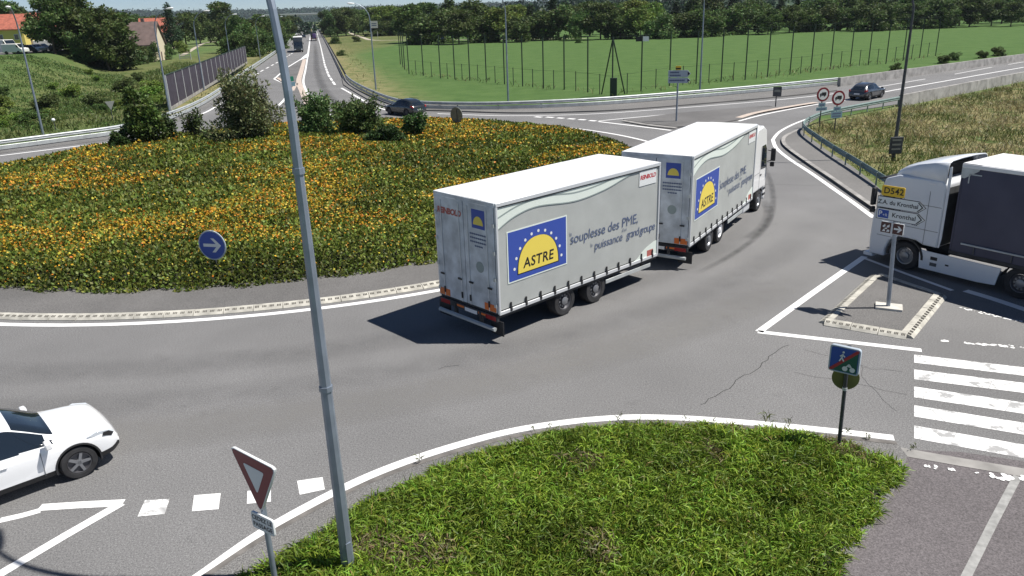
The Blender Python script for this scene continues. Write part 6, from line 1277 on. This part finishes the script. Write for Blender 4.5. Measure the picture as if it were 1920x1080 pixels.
# ------------------------------------------------------------------ traffic on the main road
hz = math.atan2(hw_dir.y, hw_dir.x)
def far_lorry(label, px, cabm, boxm, toward=True):
    B = G(*px); root = thing('lorry', label, 'lorry', B, hz+(math.pi if toward else 0)); b = MB(); b.box((-7.6, 0, 2.55), (12.6, 2.5, 2.7)); b.build('box_body', boxm, root, bevel=.03); r = MB(); r.box((-7.6, 0, 3.95), (12.6, 2.45, .08)); r.build('roof', 'white_vinyl', root)
    c = MB(); c.prism([(-1.1, .9), (-1.1, 3.6), (.2, 3.5), (.9, 2.9), (1.1, 1.6), (1.1, .4), (-1.1, .5)], lambda a, q, d: (a, d, q), -1.22, 1.22); cb_ = c.build('cab', cabm, root, bevel=.08)
    w_ = MB(); w_.prism([(.3, 3.3), (.98, 2.75), (1.12, 1.75), (.9, 1.75)], lambda a, q, d: (a+.02, d, q), -1.1, 1.1); w_.build('windscreen', 'glass', root)
    for sg in (-1, 1):
        h = MB(); h.box((1.12, sg*.9, .8), (.06, .4, .22)); h.build('headlight', 'headlight', root); m_ = MB(); m_.box((.9, sg*1.42, 2.3), (.12, .2, .55)); m_.build('mirror', 'plastic', root)
        for x in (0, -3.6, -10, -11.3, -12.6): wheel(root, x, sg*1.0, .48, .34, 'rim_dark', hub='rim', truck=False)
    ch = MB(); ch.box((-6.5, 0, .9), (12, 1.0, .3)); ch.build('chassis_frame', 'chassis', root); return root
far_lorry('dark-cabbed articulated lorry with white roof approaching past the painted nose', (560.5, 98), 'dark_car', 'grey_car')
def flatbed(label, px):
    B = G(*px); root = thing('low_loader', label, 'lorry', B, hz); b = MB(); b.box((6, 0, 1.0), (12, 2.5, .3)); b.build('flat_bed', 'chassis', root)
    l_ = MB(); l_.box((2.2, -.35, 2.0), (3.6, 1.5, 1.7)); l_.build('machine_body', 'purple', root, bevel=.15); a = MB(); a.tube([(3.5, .5, 2.2), (5.0, .5, 4.6), (2.0, .5, 3.6)], .22, 6); a.build('machine_arm', 'olive_load', root); c = MB(); c.box((3.0, .55, 2.5), (1.6, 1.2, 1.9)); c.build('machine_cab', 'dark_car', root, bevel=.1)
    k = MB(); k.box((13.2, 0, 2.2), (2.2, 2.4, 2.8)); k.build('cab', 'dark_car', root, bevel=.1)
    for sg in (-1, 1):
        t = MB(); t.box((-.02, sg*.95, .9), (.05, .4, .2)); t.build('tail_light', 'redlight', root)
        for x in (1.2, 2.4, 3.6, 9.0, 13.4): wheel(root, x, sg*1.0, .45, .34, 'rim_dark', hub='rim', truck=False)
flatbed('dark low-loader carrying a machine away along the main road', (588.5, 77))
for i, (px, mt, lb, sz, bx2, tw) in enumerate((((570, 71), 'dark_car', 'dark car following the approaching lorry', (4.3, 1.8, 1.5), False, True), ((573.5, 62), 'white_car', 'white van in the queue of approaching traffic', (5.5, 2.0, 2.4), True, True), ((576.5, 54), 'grey_car', 'grey car behind the white van', (4.3, 1.8, 1.5), False, True), ((577, 50), 'white_car', 'white car at the tail of the approaching queue', (4.3, 1.8, 1.6), False, True), ((585.5, 42.5), 'dark_car', 'dark car far off near the bridge', (4.4, 1.8, 1.6), False, False))):
    B = G(*px); simple_vehicle('van' if bx2 else 'car', lb, B, hz+(math.pi if tw else 0), *sz, mt, 'van' if bx2 else 'car', None, bx2)

# ------------------------------------------------------------------ summer haze
hb = MB(); hb.box((0, 1900, 48), (8600, 4500, 104)); hz_o = hb.build('haze', None); tag(hz_o, kind='stuff')
hm = bpy.data.materials.new('haze'); hm.use_nodes = True; hn = hm.node_tree.nodes; hn.clear(); pv = hn.new('ShaderNodeVolumePrincipled'); pv.inputs['Color'].default_value = (.80, .88, 1.0, 1); pv.inputs['Density'].default_value = .00007; pv.inputs['Anisotropy'].default_value = .2
ho = hn.new('ShaderNodeOutputMaterial'); hm.node_tree.links.new(pv.outputs[0], ho.inputs['Volume']); hz_o.data.materials.append(hm)
